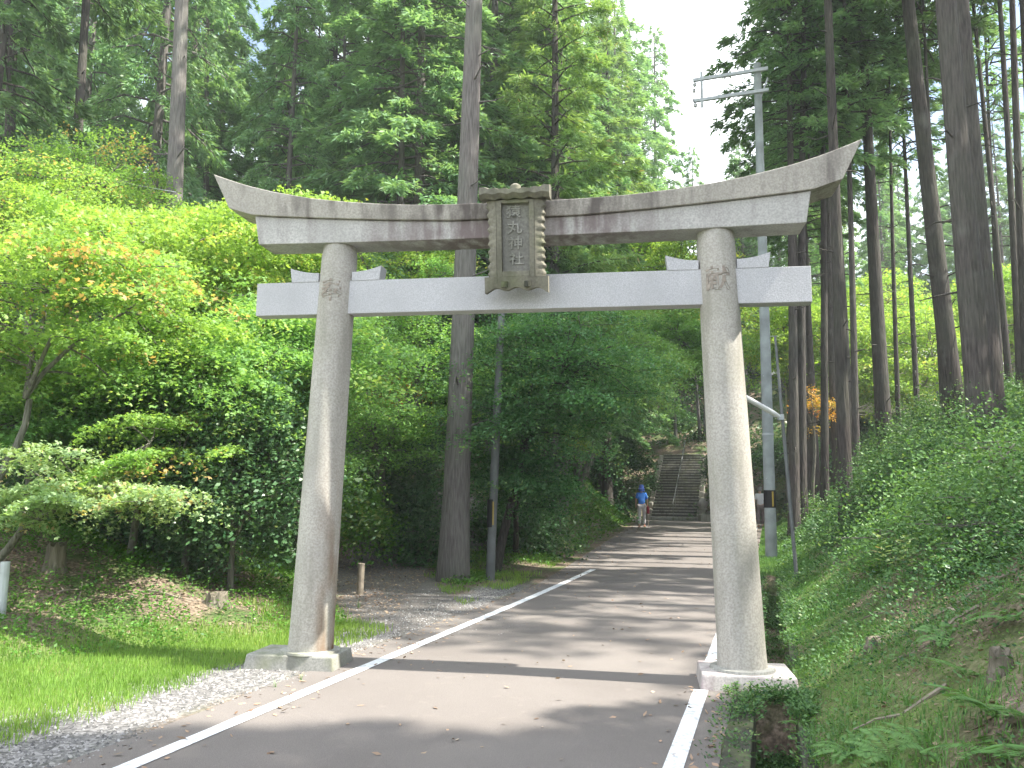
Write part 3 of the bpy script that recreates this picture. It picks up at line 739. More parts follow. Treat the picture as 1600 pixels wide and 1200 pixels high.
for i, (u, v, Yd, rx, rz_, mm, lab) in enumerate([
    (1225, 515, 38, 2.6, 1.9, 'm_bright', 'bright maple close behind the right utility pole'),
    (1300, 540, 36, 3.2, 2.0, 'm_bright', 'sunlit maple seen between the twin trunks and the slender dark trunk'),
    (1425, 560, 34, 3.2, 2.2, 'm_bright', 'broad sunlit maple in front of the small house'),
    (1365, 480, 42, 3.6, 2.0, 'm_bright', 'pale maple top above the house roof'),
    (1500, 520, 38, 3.5, 2.2, 'm_bright', 'sunlit maple behind the thickest right trunk'),
    (1580, 470, 36, 3.2, 1.8, 'm_bright', 'yellow green maple at the right edge on top of the bank'),
    (1240, 705, 42, 1.1, .8, 'm_deep', 'dark bush maple behind the right pillar')]):
    c_ = A(u, v, Yd); maple(lab, c_, (rx, 2.2, rz_), gb(c_.x+.4, c_.y+1), 46, 420, mm, 60+i, .15, .13, 1.2, 1, thick=.3)
c_ = A(1273, 640, 28); maple('small orange leaved maple between the right trunks', c_, (.8, .6, .7), gb(c_.x, c_.y+.4), 9, 110, 'm_orange', 71, .10, .06, .4, 1, thick=.5)
c_ = A(585, 598, 19.5); maple('small orange tinged maple behind the left pillar', c_, (.8, .7, .45), gb(c_.x, c_.y+.4), 12, 300, 'm_orange', 72, .08, .05, .5, 1)
maple('layered green maple boughs low at the left edge behind the pale branch', A(60, 625, 10.9), (1.5, .9, .55), gb(-6.6, 11.4), 30, 600, 'm_mid', 47, .06, .05, .6, 3)
maple('tier of sunlit green boughs spreading above the large glossy shrub', A(350, 590, 11.0), (1.5, .8, .38), gb(-4.4, 11.4), 24, 640, 'm_mid', 48, .06, .05, .6, 3)
maple('fresh green drooping boughs right behind the left pillar base', A(440, 690, 12.0), (.9, .8, .6), gb(-3.0, 12.6), 20, 560, 'm_mid', 49, .06, .05, .55, 1)
# evergreen shrubs
def shrub(label, c, rad, npad, per, seed, m='shrub', ls=.07, group=None, name='evergreen_shrub'):
    c = Vector(c); b_ = gb(c.x, c.y)
    return maple(label, c, rad, b_, npad, per, m, seed, ls, .045, .5, 1, name=name, group=group, flat=.14, stems=4, shell=.5, cat='shrub', thick=.9, layer=0, dens=1.25, lscale=.9)
shrub('large glossy dark evergreen shrub beside the left pillar', A(370, 720, 11.2), (1.15, .9, 1.15), 60, 330, 81)
shrub('glossy dark evergreen shrub left of the large one', A(240, 790, 12.4), (1.3, .9, .8), 40, 300, 82)
shrub('dark evergreen shrub at the foot of the left thicket', A(60, 700, 12.2), (1.6, .9, 1.0), 46, 300, 83)
shrub('dark shrub behind the gravel path left of the big trunk', A(600, 760, 19), (1.6, 1.1, 1.1), 46, 300, 84, ls=.09)
shrub('bright green shrub growing beside the gravel path', A(565, 800, 17), (.6, .5, .5), 16, 260, 85, m='weed', ls=.09)
shrub('dark shrub right of the left utility pole', A(808, 830, 19.5), (1.2, 1.0, .8), 40, 300, 86, ls=.09)
shrub('deep green shrub left of the big trunk foot', A(660, 850, 18.0), (.9, .8, .5), 20, 260, 87, ls=.08)
shrub('dark shrub beside the left side of the stone steps', A(968, 740, 43), (1.6, 1.4, 2.0), 44, 300, 88, ls=.14)
shrub('dark evergreen bush on the hilltop behind the stone steps', A(1062, 680, 55), (3.0, 1.6, 1.7), 60, 300, 78, ls=.17)
shrub('dark evergreen bush on the hilltop right of the handrail', A(1110, 700, 53), (2.0, 1.4, 1.6), 50, 300, 79, ls=.17)
shrub('dark shrub on the bank right of the stone steps', A(1135, 745, 43), (1.2, 1.2, 1.3), 34, 300, 89, ls=.14)
for i, (u, v, rx, rz_, ls_) in enumerate([(1440, 740, .7, .55, .07), (1360, 800, .5, .4, .06), (1460, 800, .55, .4, .06), (1550, 840, .5, .35, .05), (1270, 800, .45, .35, .06), (1400, 850, .35, .3, .05), (1580, 760, .5, .4, .05)]):
    P = hit(u, v+15); shrub('sunny light green sapling bush on the right bank', (P.x, P.y, P.z+rz_*.8), (rx, rx*.7, rz_), 14, 150, 140+i, m='fern', ls=ls_, group='light green sapling bushes on the right bank')
k = 0
for (u, v, Yd, rx, rz_) in [(1430, 720, 17, 1.4, .6), (1460, 660, 22, 1.6, .7), (1580, 640, 13, .8, .4), (1350, 700, 26, 1.6, .7), (1480, 730, 15, 1.0, .5), (1420, 760, 15, 1.0, .45), (1590, 700, 12, .8, .4), (1540, 640, 20, 1.5, .6), (1380, 660, 26, 1.6, .7), (1400, 790, 14, .8, .35), (1590, 830, 9.5, .5, .25), (1530, 790, 12, .6, .25)]:
    P = hit(u, v+25); shrub('low leafy bush growing among the trunks on the right bank', (P.x, P.y, P.z+rz_*.6), (rx, rx*.8, rz_), 26, 330, 90+k, m='cover', ls=.022+.0022*P.y, group='low bushes on the right bank'); k += 1
P = hit(1416, 905)

# ------------------------------------------------------------------ undergrowth, grass, gravel (stuff)
def keep(x, y, fn): k = fn(x, y); return x[k], y[k]
def cover(name, label, n, region, m, lsize, hh, per, seed, clump=.16, up=.4):
    r = np.random.default_rng(seed); x, y = region(r, n); n = len(x); z = hgt(x, y)
    sz = (.6+.8*r.random(n))
    a = r.random((n, per))*2*math.pi; rho = np.sqrt(r.random((n, per)))*clump*sz[:, None]
    d = np.hypot(x, y)
    px = x[:, None]+np.cos(a)*rho; py = y[:, None]+np.sin(a)*rho; pz = z[:, None]+(r.random((n, per))**.8)*(hh*sz)[:, None]*(1-.5*(rho/clump)**2)
    C = np.stack([px, py, pz], -1).reshape(-1, 3)
    U = np.stack([np.cos(a), np.sin(a), r.normal(size=a.shape)*.35+up], -1).reshape(-1, 3)
    Lg = np.repeat(lsize*(.7+.06*d), per)*(.5+r.random(n*per))
    tone = np.clip(np.repeat(r.normal(.45, .22, n), per)+r.normal(0, .12, n*per), 0, 1)
    V, Q, T = leaves(C, U, Lg, Lg*.55, tone, np.array([0, 0, 1])+r.normal(size=(n*per, 3))*.5)
    return tag(link(name, mesh_np(name, V, Q, T, M[m])), label, 'undergrowth', kind='stuff')
def reg_right(r, n):
    t_ = 28*r.random(n*2)**1.5-3.5; s_ = .8+11*r.random(n*2)**1.15
    x, y = xy(s_, t_); p = sm(-.2, .4, wob(x, y, 1.6)+.4*wob(x, y, 4)+.05); k = r.random(n*2) < .15+.85*p
    return x[k][:n], y[k][:n]
cover('ground_cover', 'leafy ground cover on the right bank', 13000, reg_right, 'cover', .026, .16, 14, 101, .15)
def reg_right2(r, n):
    t_ = 24*r.random(n)**1.6-3.5; s_ = .74+2.6*r.random(n)**1.6; return xy(s_, t_)
cover('moss', 'short moss and clover beside the drainage ditch', 9000, reg_right2, 'weed', .014, .035, 12, 102, .08)
def reg_right3(r, n):
    t_ = 1+27*r.random(n*3)**1.2; s_ = 1.6+10*r.random(n*3); x, y = xy(s_, t_); z = hgt(x, y)
    p = sm(-.3, .4, wob(x, y, 1.3)+.4*wob(x, y, 4))*sm(1.2, 3.4, s_+t_*.12); k = r.random(n*3) < p
    return x[k][:n], y[k][:n]
cover('ground_cover', 'knee high leafy plants between the trunks of the right bank', 5200, reg_right3, 'cover', .030, .42, 30, 107, .26)
cover('ground_cover', 'darker ivy patches on the right bank', 3600, reg_right3, 'shrub', .030, .16, 20, 108, .24)
def reg_ditch(r, n):
    t_ = r.uniform(-4, 12, n); s_ = .22+.6*r.random(n); x, y = xy(s_, t_); k = ((t_ < 1.9) | (t_ > 2.95)) & (r.random(n) < .25+.75*sm(-.2, .4, wob(x, y, 3.1)))
    return x[k], y[k]
cover('ditch_weeds', 'small weeds and moss growing in the ditch and on its edges', 3000, reg_ditch, 'cover', .022, .10, 14, 109, .10)
def reg_corner(r, n):
    t_ = r.uniform(1.25, 1.98, n); s_ = .38+.45*r.random(n)**.8; return xy(s_, t_)
cover('ditch_weeds', 'weeds crowding the ditch in front of the right plinth', 280, reg_corner, 'cover', .026, .13, 16, 110, .08)
def reg_left(r, n):
    x = r.uniform(-9.5, .2, n*3); y = r.uniform(7, 19, n*3); q = (x+4.5)*(-.66)+(y-7.7)*.75
    s_, t_ = st(x, y); k = (q > -.1) & (s_ < -4.3) & (dist_path(x, y) > 1.05) & (r.random(n*3) < .2+.8*sm(-.3, .4, wob(x, y, 1.4)))
    return x[k][:n], y[k][:n]
cover('ground_cover', 'weeds and seedlings covering the left bank', 5500, reg_left, 'weed', .028, .13, 13, 103, .15)
def reg_leftbank(r, n):
    t_ = r.uniform(12, 39, n); s_ = s_left(t_)-.35-4.5*r.random(n); x, y = xy(s_, t_); k = dist_path(x, y) > 1.1; return x[k], y[k]
cover('ground_cover', 'mossy plants on the low bank left of the road', 4200, reg_leftbank, 'weed', .03, .14, 12, 104, .2)
def reg_hill(r, n):
    t_ = r.uniform(39, 60, n); s_ = r.uniform(-22, 12, n); k = ~((s_ > -6.4) & (s_ < -3.2) & (t_ < 47)); return xy(s_[k], t_[k])
cover('ground_cover', 'dark undergrowth on the hillside around the steps', 4200, reg_hill, 'shrub', .05, .5, 12, 105, .5)
def reg_fl(r, n):
    x = r.uniform(-26, 2, n); y = r.uniform(17, 40, n); s_, t_ = st(x, y); k = (s_ < s_left(t_)-4) & (dist_path(x, y) > 1.2); return x[k], y[k]
cover('ground_cover', 'shaded undergrowth deep in the left wood', 6500, reg_fl, 'shrub', .04, .45, 14, 106, .4)

def blades(name, label, x, y, h, wdt, m, seed, lean=.35):
    r = np.random.default_rng(seed); n = len(x); z = hgt(x, y); a = r.random(n)*6.283
    hh = h*(.5+.9*r.random(n)); le = lean*(.3+r.random(n))*hh
    dx, dy = np.cos(a)*le, np.sin(a)*le; wx, wy = -np.sin(a)*wdt/2, np.cos(a)*wdt/2
    b0 = np.stack([x-wx, y-wy, z-.005], 1); b1 = np.stack([x+wx, y+wy, z-.005], 1)
    m0 = np.stack([x+dx*.4+wx*.8, y+dy*.4+wy*.8, z+hh*.6], 1); tp = np.stack([x+dx, y+dy, z+hh], 1)
    V = np.stack([b0, b1, m0, tp], 1).reshape(-1, 3)
    tone = np.clip(r.normal(.5, .2, n)+.25*wob(x, y, 2.5), 0, 1)
    return tag(link(name, mesh_np(name, V, np.arange(4*n).reshape(-1, 4), np.repeat(tone, 4), M[m])), label, 'grass', kind='stuff')
r = np.random.default_rng(201)
x = r.uniform(-9, 1.5, 420000); y = r.uniform(4.0, 14, 420000)
_, g_, p_ = zones(x, y); s_, t_ = st(x, y)
k = (r.random(len(x)) < g_*sm(16, 7, y)*.95) & (s_ < -3.5) & (np.abs(x/y) < .75)
k &= ~((np.abs((x-TM.x)*math.cos(TA)+(y-TM.y)*math.sin(TA)+2.02) < .47) & (np.abs(-(x-TM.x)*math.sin(TA)+(y-TM.y)*math.cos(TA)) < .32))
blades('grass', 'short sunlit lawn grass on the left verge', x[k], y[k], .05, .006, 'grass', 202)
x = r.uniform(-3.4, 2.5, 90000); y = r.uniform(8.5, 20, 90000); s_, t_ = st(x, y); dp = dist_path(x, y)
k = (s_ < s_left(t_)-.25) & (s_ > s_left(t_)-2.4) & (dp > .8) & (r.random(len(x)) < .5*sm(-.3, .3, wob(x, y, 1.8)))
blades('grass', 'patchy grass between the road and the gravel path', x[k], y[k], .07, .011, 'grass', 203)
t_ = r.uniform(-3, 20, 60000); s_ = .76+1.6*r.random(60000)**1.4; x, y = xy(s_, t_)
k = r.random(60000) < (.1+.6*sm(-.1, .5, wob(x, y, 2.2)))*(1-.7*sm(1.2, 2.2, s_))
blades('grass', 'fine grass along the right edge of the ditch', x[k], y[k], .055, .007, 'fern', 204)
t_ = r.uniform(11.5, 36, 30000); s_ = .26+1.0*r.random(30000); x, y = xy(s_, t_)
blades('grass', 'grass growing beside the far right edge of the lane', x, y, .07, .014, 'fern', 205)
# loose gravel stones
x = r.uniform(-6, 1, 60000); y = r.uniform(4, 14, 60000); g_, _, p_ = zones(x, y); k = r.random(60000) < np.maximum(g_*.9, p_*.25)
x, y = x[k], y[k]; n = len(x); z = hgt(x, y); sz = .006+.012*r.random(n)**2
tet = np.array([[1, 0, -.3], [-.5, .87, -.3], [-.5, -.87, -.3], [0, 0, .75]])
rot = r.random(n)*6.28; cs, sn = np.cos(rot), np.sin(rot)
tv_ = tet[None]*np.array([1, .8, .9])*sz[:, None, None]
vx = tv_[..., 0]*cs[:, None]-tv_[..., 1]*sn[:, None]; vy = tv_[..., 0]*sn[:, None]+tv_[..., 1]*cs[:, None]
V = np.stack([vx+x[:, None], vy+y[:, None], tv_[..., 2]+z[:, None]+.004], -1).reshape(-1, 3)
i0 = np.arange(n)*4; Q = np.concatenate([np.stack([i0, i0+1, i0+3], 1), np.stack([i0+1, i0+2, i0+3], 1), np.stack([i0+2, i0, i0+3], 1)])
M['gravel'], t, b = mat('gravel_stones', .85)
at_ = t.nodes.new('ShaderNodeAttribute'); at_.attribute_name = 'tone'
t.links.new(ramp(t, at_.outputs['Fac'], (0, (.07, .07, .07)), (.6, (.17, .168, .165)), (1, (.36, .355, .35))), b.inputs['Base Color'])
tag(link('gravel', mesh_np('gravel', V, Q, np.repeat(r.random(n), 4), M['gravel'])), 'loose grey gravel on the left shoulder', 'gravel', kind='stuff')
# leaf litter
def litter(label, n, reg, seed):
    r = np.random.default_rng(seed); x, y = reg(r, n); n = len(x); z = hgt(x, y)+.012
    C = np.stack([x, y, z], 1); a = r.random(n)*6.28
    V, Q, T = leaves(C, np.stack([np.cos(a), np.sin(a), r.normal(size=n)*.25], 1), .05*(.5+r.random(n)), .025*(.5+r.random(n)), r.random(n), np.array([0, 0, 1])+r.normal(size=(n, 3))*.3)
    tag(link('leaf_litter', mesh_np('leaf_litter', V, Q, T, M['litter'])), label, 'leaf litter', kind='stuff')
M['litter'] = leafmat('dead_leaves', (.14, .09, .06), (.36, .25, .18), (.46, .36, .29), .1, .8)
litter('dead leaves lying on the left bank', 12000, lambda r, n: keep(r.uniform(-9.5, -1.5, n), r.uniform(8, 18, n), lambda x, y: ((x+4.5)*(-.66)+(y-7.7)*.75 > .3)), 301)
litter('dead leaves lying on the right bank', 16000, lambda r, n: xy(1.2+9*r.random(n), 24*r.random(n)-3), 302)

def reg_roadl(r, n):
    t_ = r.uniform(-4, 30, n); e = r.random(n) < .75
    s_ = np.where(e, np.where(r.random(n) < .5, .22-.35*r.random(n)**2, s_left(t_)+.6*r.random(n)**2), -3.3+3.5*r.random(n)); return xy(s_, t_)
litter('dead leaves and needles scattered along the edges of the lane', 2600, reg_roadl, 303)
for i, (u, v, L_, a_) in enumerate([(1450, 900, .8, .4), (1530, 960, .6, 2.2), (1350, 870, .7, 1.1), (1480, 1080, .5, 2.8), (1560, 1150, .7, .2), (1400, 960, .5, 1.9), (1300, 890, .6, .9), (1590, 900, .9, 2.5), (230, 930, .7, .3), (120, 960, .6, 2.0), (330, 905, .8, 1.2), (60, 940, .5, .8)]):
    P = hit(u, v); dx, dy = math.cos(a_)*L_, math.sin(a_)*L_
    q_ = [Vector((dx*f, dy*f+.03*math.sin(f*9), h1(P.x+dx*f, P.y+dy*f)-P.z+.025+.03*math.sin(f*5+i))) for f in (0, .25, .5, .75, 1)]
    mb_ = MB().tube(q_, [.014, .012, .010, .007, .004], 5); mb_.tube([q_[2], q_[2]+Vector((-dy*.25, dx*.25, .05))], [.007, .003], 4)
    o = mb_.build('fallen_branch', M['wood']); o.location = P; tag(o, 'short dead branch lying on the '+('right' if i < 8 else 'left')+' bank', 'branch', 'fallen branches on the '+('right' if i < 8 else 'left')+' bank')
# ferns, tall grass tufts, weeds, stumps
def fern_mesh(seed, nf=9, Lf=.42):
    r = np.random.default_rng(seed); Cs, Us, Ls = [], [], []
    for i in range(nf):
        az = i*2*math.pi/nf+r.normal()*.25; d = np.array([math.cos(az), math.sin(az), 0]); lat = np.array([-d[1], d[0], 0]); L_ = Lf*(.7+.5*r.random())
        for k in range(2, 26):
            g = k/26; p = d*L_*g+np.array([0, 0, 1])*L_*(.75*g-.62*g*g)
            for sd in (-1, 1):
                Cs.append(p); Us.append(lat*sd+d*.35+np.array([0, 0, -.15])); Ls.append(.34*L_*math.sin(math.pi*min(1, (1-g)*.93+.07))**.7*(.9+.2*r.random())*.7)
    C, U, Ls = np.array(Cs), np.array(Us), np.array(Ls)
    V, Q, T = leaves(C, U, Ls, np.full(len(C), .022*Lf/.42), np.clip(r.normal(.5, .2, len(C)), 0, 1), np.array([0, 0, 1])+r.normal(size=(len(C), 3))*.15)
    return mesh_np('fern', V, Q, T, M['fern'])
fm = [fern_mesh(i, 8+i % 3) for i in range(4)]
for i, (u, v, s_) in enumerate([(1330, 1178, .62), (1395, 1190, .5), (1560, 1130, .9), (1585, 1195, .8), (1500, 825, 1.5), (1530, 805, 1.6), (1450, 830, 1.1), (1590, 975, .7), (1480, 1000, .6), (1450, 1180, .55), (1545, 870, .9), (1420, 690, 1.2), (1465, 760, 1.0), (1510, 1060, .5), (1250, 1190, .4), (1375, 860, .8)]):
    P = hit(u, v); o = link('fern', fm[i % 4]); o.location = P; o.rotation_euler = (0, R(-14), i*1.7); o.scale = (s_,)*3
    tag(o, 'feathery green fern on the right bank', 'fern', 'ferns on the right bank')
def tuft_mesh(seed, n=14, L_=.35, wd=.010):
    r = np.random.default_rng(seed); V = []; Q = []
    for i in range(n):
        a = r.random()*6.28; d = np.array([math.cos(a), math.sin(a), 0]); lat = np.array([-d[1], d[0], 0]); l = L_*(.6+.6*r.random()); o_ = r.normal(size=3)*.02*np.array([1, 1, 0]); b0 = len(V)
        for k in range(6):
            g = k/5; p = o_+d*l*(.10*g+.5*g*g)+np.array([0, 0, 1])*l*(1.0*g-.38*g*g); w_ = wd*(1-g*.9)*.5
            V += [p-lat*w_, p+lat*w_]
        for k in range(5): Q.append((b0+2*k, b0+2*k+1, b0+2*k+3, b0+2*k+2))
    return mesh_np('grass_tuft', np.array(V), Q, np.full(len(V), .6), M['fern'])
tm_ = [tuft_mesh(i) for i in range(3)]
for i, (u, v, s_) in enumerate([(1335, 1108, .75), (1380, 1100, .8), (1420, 1105, .7), (1355, 1090, .6), (1300, 940, 1.0), (1320, 930, .9), (1290, 960, .8), (1595, 610, 2.2), (1410, 1022, .5), (1340, 1025, .5)]):
    P = hit(u, v); o = link('grass_tuft', tm_[i % 3]); o.location = P; o.rotation_euler = (0, 0, i*2.1); o.scale = (s_,)*3
    tag(o, 'tuft of long arching grass blades on the right bank', 'grass tuft', 'long grass tufts on the right bank')
for i, (u, v, s_) in enumerate([(60, 1035, .4), (430, 1075, .3), (420, 1000, .4), (180, 1020, .45), (310, 1040, .35), (560, 950, .5), (470, 1065, .3)]):
    P = hit(u, v); o = link('grass_tuft', tm_[(i+1) % 3]); o.location = P; o.rotation_euler = (0, 0, i*1.1); o.scale = (s_,)*3
    tag(o, 'small tuft of longer grass standing in the left verge', 'grass tuft', 'grass tufts in the left verge')
def weed(u, v, H_, label, m='weed', seed=1, ls=.1):
    P = hit(u, v); r = np.random.default_rng(seed); root = thing('weed_plant', label, 'plant', P)
    Cs, Us, Ls = [], [], []; mb_ = MB()
    for sidx in range(5):
        off = np.array([r.normal()*.10, r.normal()*.10, 0]); hh = H_*(.7+.4*r.random()); mb_.tube([off, off*1.4+np.array([0, 0, hh])], [.005, .002], 4)
        for k in range(22):
            g = .25+.75*k/22; a = k*2.4; Cs.append(off*(1+.4*g)+np.array([0, 0, hh*g])); Us.append([math.cos(a), math.sin(a), .25]); Ls.append(ls*(1.1-.4*g))
    V, Q, T = leaves(np.array(Cs), np.array(Us, float), np.array(Ls), np.array(Ls)*.35, r.random(len(Cs)), np.array([0, 0, 1])+r.normal(size=(len(Cs), 3))*.2)
    link('leaves', mesh_np('leaves', V, Q, T, M[m]), root); mb_.build('stem', M['m_mid'], root)
weed(1418, 905, .46, 'bushy sunlit weed with long pale leaves on the right bank', 'm_pale', 3, .16)
weed(1372, 905, .2, 'smaller leafy weed left of the pale bushy one', 'weed', 4)
weed(170, 910, .38, 'upright green seedling in front of the left stump', 'weed', 5)
weed(1160, 1090, .10, 'small bright weeds growing against the right plinth', 'weed', 6, .06)
def stump(u, v, r0, H_, label):
    P = hit(u, v); root = MB(); n = 18; secs = []
    for z, k in ((-.15, 1.5), (0, 1.32), (.10*H_+.03, 1.08), (H_*.6, 1.0), (H_, .97)):
        secs.append([(r0*k*(1+.08*math.sin(j*3)+.05*math.sin(j*7))*math.cos(2*math.pi*j/n), r0*k*(1+.08*math.sin(j*3)+.05*math.sin(j*7))*math.sin(2*math.pi*j/n), z+(.04*math.sin(j*2.2) if z == H_ else 0)) for j in range(n)])
    th = thing('tree_stump', label, 'tree stump', P); root.loft(secs); root.build('stump_wood', M['stump'], th, smooth=True)
stump(86, 890, .10, .28, 'grey cut tree stump on the left bank')
stump(248, 835, .13, .40, 'tall grey stump under the maples on the left bank')
stump(338, 945, .12, .12, 'low mossy stump on the shaded left bank')
stump(1566, 1055, .055, .11, 'pale round stump low on the right bank')
stump(1368, 1015, .07, .07, 'dark broken stump in the shade of the right bank')
P = hit(562, 930); tag(MB().tube([(P.x, P.y, P.z-.2), (P.x+.01, P.y, P.z+.48)], .055, 10).build('wooden_post', M['wood'], bevel=.006), 'short weathered wooden post standing by the gravel path', 'post')
P = hit(1, 965); tag(MB().tube([(P.x, P.y, P.z-.2), (P.x, P.y, P.z+.55)], .045, 10).build('marker_post', M['galv'], bevel=.006), 'pale short post at the left edge of the picture', 'post')

# ------------------------------------------------------------------ utility poles, wires, lamp
def band(parent, x, y, z0, z1, r0, name='warning_band'):
    b_ = MB().lathe([(r0+.004, z0), (r0+.004, z1)], 20, (x, y, 0)).build(name, M['black'], parent)
    for k in range(1):
        MB().box((x+.03, y-r0-.006, (z0+z1)/2), (r0*.28, .008, (z1-z0)*.84)).build('yellow_stripe', M['yellow'], b_)
P = hit(1205, 852); P = Vector(at(1205, 858, 20.2)); P.z = h1(P.x, P.y)
top = at(1183, 100, P.y); Hh = top.z-P.z; lx = (top.x-P.x)/Hh
pole = thing('utility_pole', 'tall pale concrete utility pole with double crossarm behind the right pillar', 'utility pole', P)
MB().tube([(lx*z, 0, z) for z in (-.5, Hh*.33, Hh*.66, Hh)], [.14, .128, .112, .092], 20).build('pole_shaft', M['pole'], pole, smooth=True)
band(pole, lx*1.3, 0, 1.2, 1.62, .137)
MB().lathe([(.14, 2.95), (.14, 3.0)], 20, (lx*3, 0, 0)).build('clamp', M['galv'], pole)
ad = Vector((-1.62, .60, 0)).normalized()
for v_ in (113, 146):
    zc = at(1184, v_, P.y).z-P.z; c0 = Vector((lx*zc, -.12, zc)); a = math.atan2(ad.y, ad.x)
    ce = c0+ad*.72; MB().box(ce, (1.90, .075, .085), a).build('crossarm', M['galv'], pole, bevel=.008)
    for zz in (0,):
        e = c0+ad*1.62
        MB().tube([e+Vector((0, 0, -.05)), e+Vector((0, 0, -.17))], .012, 6).build('pin', M['galv'], pole)
        MB().lathe([(.02, -.18), (.05, -.16), (.03, -.13), (.055, -.11), (.03, -.08)], 12, e).build('insulator', M['porcelain'], pole, smooth=True)
zc = (at(1184, 113, P.y).z+at(1184, 146, P.y).z)/2-P.z
e = Vector((lx*zc, -.12, zc))+ad*1.45; MB().box(e, (.06, .05, 1.0), 0).build('vertical_strut', M['galv'], pole, bevel=.005)
e2 = e+ad*.2; MB().lathe([(.02, -.05), (.05, -.03), (.03, 0), (.055, .02), (.03, .05)], 12, e2).build('insulator', M['porcelain'], pole, smooth=True)
MB().tube([Vector((lx*zc, 0, zc-.6)), Vector((lx*zc, 0, zc+.1))+ad*-.25], .02, 6).build('arm_brace', M['galv'], pole)
for j, zz in enumerate((1.9, 3.4, 4.4, 5.4, 6.4, 7.4, 8.2, 9.0)):
    MB().tube([(lx*zz, 0, zz), (lx*zz+(.28 if j % 2 else -.1), -.1, zz)], .009, 5).build('step_bolt', M['galv'], pole)
def wire(name, a, b_, sag, r_, label, group=None):
    a, b_ = Vector(a), Vector(b_); n = 18
    pts = [a+(b_-a)*(k/n)-Vector((0, 0, 4*sag*(k/n)*(1-k/n))) for k in range(n+1)]
    return tag(MB().tube(pts, r_, 5).build(name, M['galv'] if 'pale' in label else M['wire']), label, 'wire', group)
wl = P+Vector((lx*zc, -.12, zc))+ad*1.62
for j, dz in enumerate((.38, 0, -.38)):
    wire('power_line', wl+Vector((0, 0, dz)), wl+Vector((0, 0, dz))+Vector((-14, -34, 1.5)), .5, .008, 'thin power line running overhead from the crossarm toward the camera', 'power lines from the crossarm')
    wire('power_line', wl+Vector((0, 0, dz)), wl+Vector((6.5, 38, -1.0+dz)), .7, .008, 'thin power line running away from the crossarm beyond the trees', 'power lines going away from the crossarm')
Q2 = at(765, 908, 15.3); z0 = h1(Q2.x, Q2.y); pole2 = thing('utility_pole', 'slim dark utility pole right of the big central trunk', 'utility pole', (Q2.x, Q2.y, z0))
MB().tube([(0, 0, -.3), (.08, 0, 2.5), (.16, 0, 5.0)], [.085, .075, .065], 16).build('pole_shaft', M['pole_dark'], pole2, smooth=True)
band(pole2, .02, 0, .95, 1.45, .078)
P3 = hit(1245, 905); T3 = at(1211, 525, P3.y)
lamp = thing('street_lamp', 'thin leaning dark post carrying a white tube lamp, right of the right pillar', 'street lamp', P3)
v3 = T3-P3; MB().tube([v3*-.03, v3*.55, v3], [.035, .032, .022], 10).build('post', M['pole_dark'], lamp, smooth=True)
j3 = at(1220, 652, P3.y)-P3; e3 = at(1160, 618, P3.y-.4)-P3
tubep = MB().tube([j3, j3.lerp(e3, .2), e3], [.028, .045, .045], 12).build('lamp_tube', M['white'], lamp, smooth=True)
MB().box(j3, (.10, .08, .10)).build('bracket', M['galv'], lamp, bevel=.01)
# thin cable in the upper left
wire('power_line', at(-60, 215, 15), at(275, 300, 16), .10, .008, 'pale cable crossing the trunks at upper left')

# ------------------------------------------------------------------ stone steps
sb_ = at(1052, 812, 44); sx0, sy0 = at(1052, 812, 44).x, 44; s0_, t0_ = st(sx0, sy0)
zb = float(zroad(40)); SW = 2.35; DA = math.atan2(D[0], D[1])
steps = thing('stone_stairway', 'long flight of worn stone steps climbing the dark hill at the end of the road', 'stairs', (sx0, sy0, zb), -DA)
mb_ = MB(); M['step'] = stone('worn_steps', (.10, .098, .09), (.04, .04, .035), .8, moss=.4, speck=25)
nst = 24; rise = .155; run = .27
prof = [(0, -.4)]
for k in range(nst): prof += [(k*run, k*rise), (k*run, (k+1)*rise-.0), ((k+1)*run-.0, (k+1)*rise)] if k == 0 else [(k*run, (k+1)*rise), ((k+1)*run, (k+1)*rise)]
prof += [(nst*run, -.4)]
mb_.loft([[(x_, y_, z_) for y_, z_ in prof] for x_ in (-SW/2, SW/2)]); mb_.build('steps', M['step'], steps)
tr2 = MB(); M['tread'] = stone('sunlit_tone_tread_stone', (.40, .39, .36), (.10, .10, .08), .9, moss=.6, speck=14)
for k in range(nst): tr2.box((0, k*run+run/2-.02, (k+1)*rise+.02), (SW+.01, run-.01, .045))  # treads coloured pale against the dark body to paint in sunlit step edges
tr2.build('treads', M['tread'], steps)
for sd in (-1, 1):
    for k in range(12):
        g = k/12*nst; y_ = g*run+.25; MB().box((sd*(SW/2+.14), y_, g*rise+.12+.03*math.sin(k*4)), (.24+.04*math.sin(k*2.1), .5, .34)).build('edge_stone', M['granite'], steps, bevel=.04)
rl = MB(); 
rl.tube([(0, -.1, .85), (0, nst*run+1.0, nst*rise+.95)], .022, 8)
for k in range(0, nst+1, 4): rl.tube([(0, k*run, k*rise), (0, k*run, k*rise+.88)], .018, 6)
rl.build('handrail', M['pole_dark'], steps)
MB().box((.3, -.32, .05), (2.9, .5, .26)).build('bottom_step', M['conc'], steps, bevel=.02)
o = MB().box((0, 0, 0), (1.3, .7, .40)).build('stone_block', M['granite'], bevel=.02); p_ = at(1113, 815, 42.5); o.location = (p_.x, 42.5, zb+.14)
tag(o, 'pale low stone block at the foot of the steps', 'stone block')
p_ = at(1100, 812, 43); orn = thing('stone_lantern', 'small round topped stone ornament right of the steps', 'stone lantern', (p_.x, 43.3, zb))
MB().lathe([(0, .0), (.34, 0), (.34, .25), (.22, .30), (.15, .38), (.17, .55), (.24, .62), (.20, .68)], 14).build('pedestal', M['granite'], orn, smooth=True)
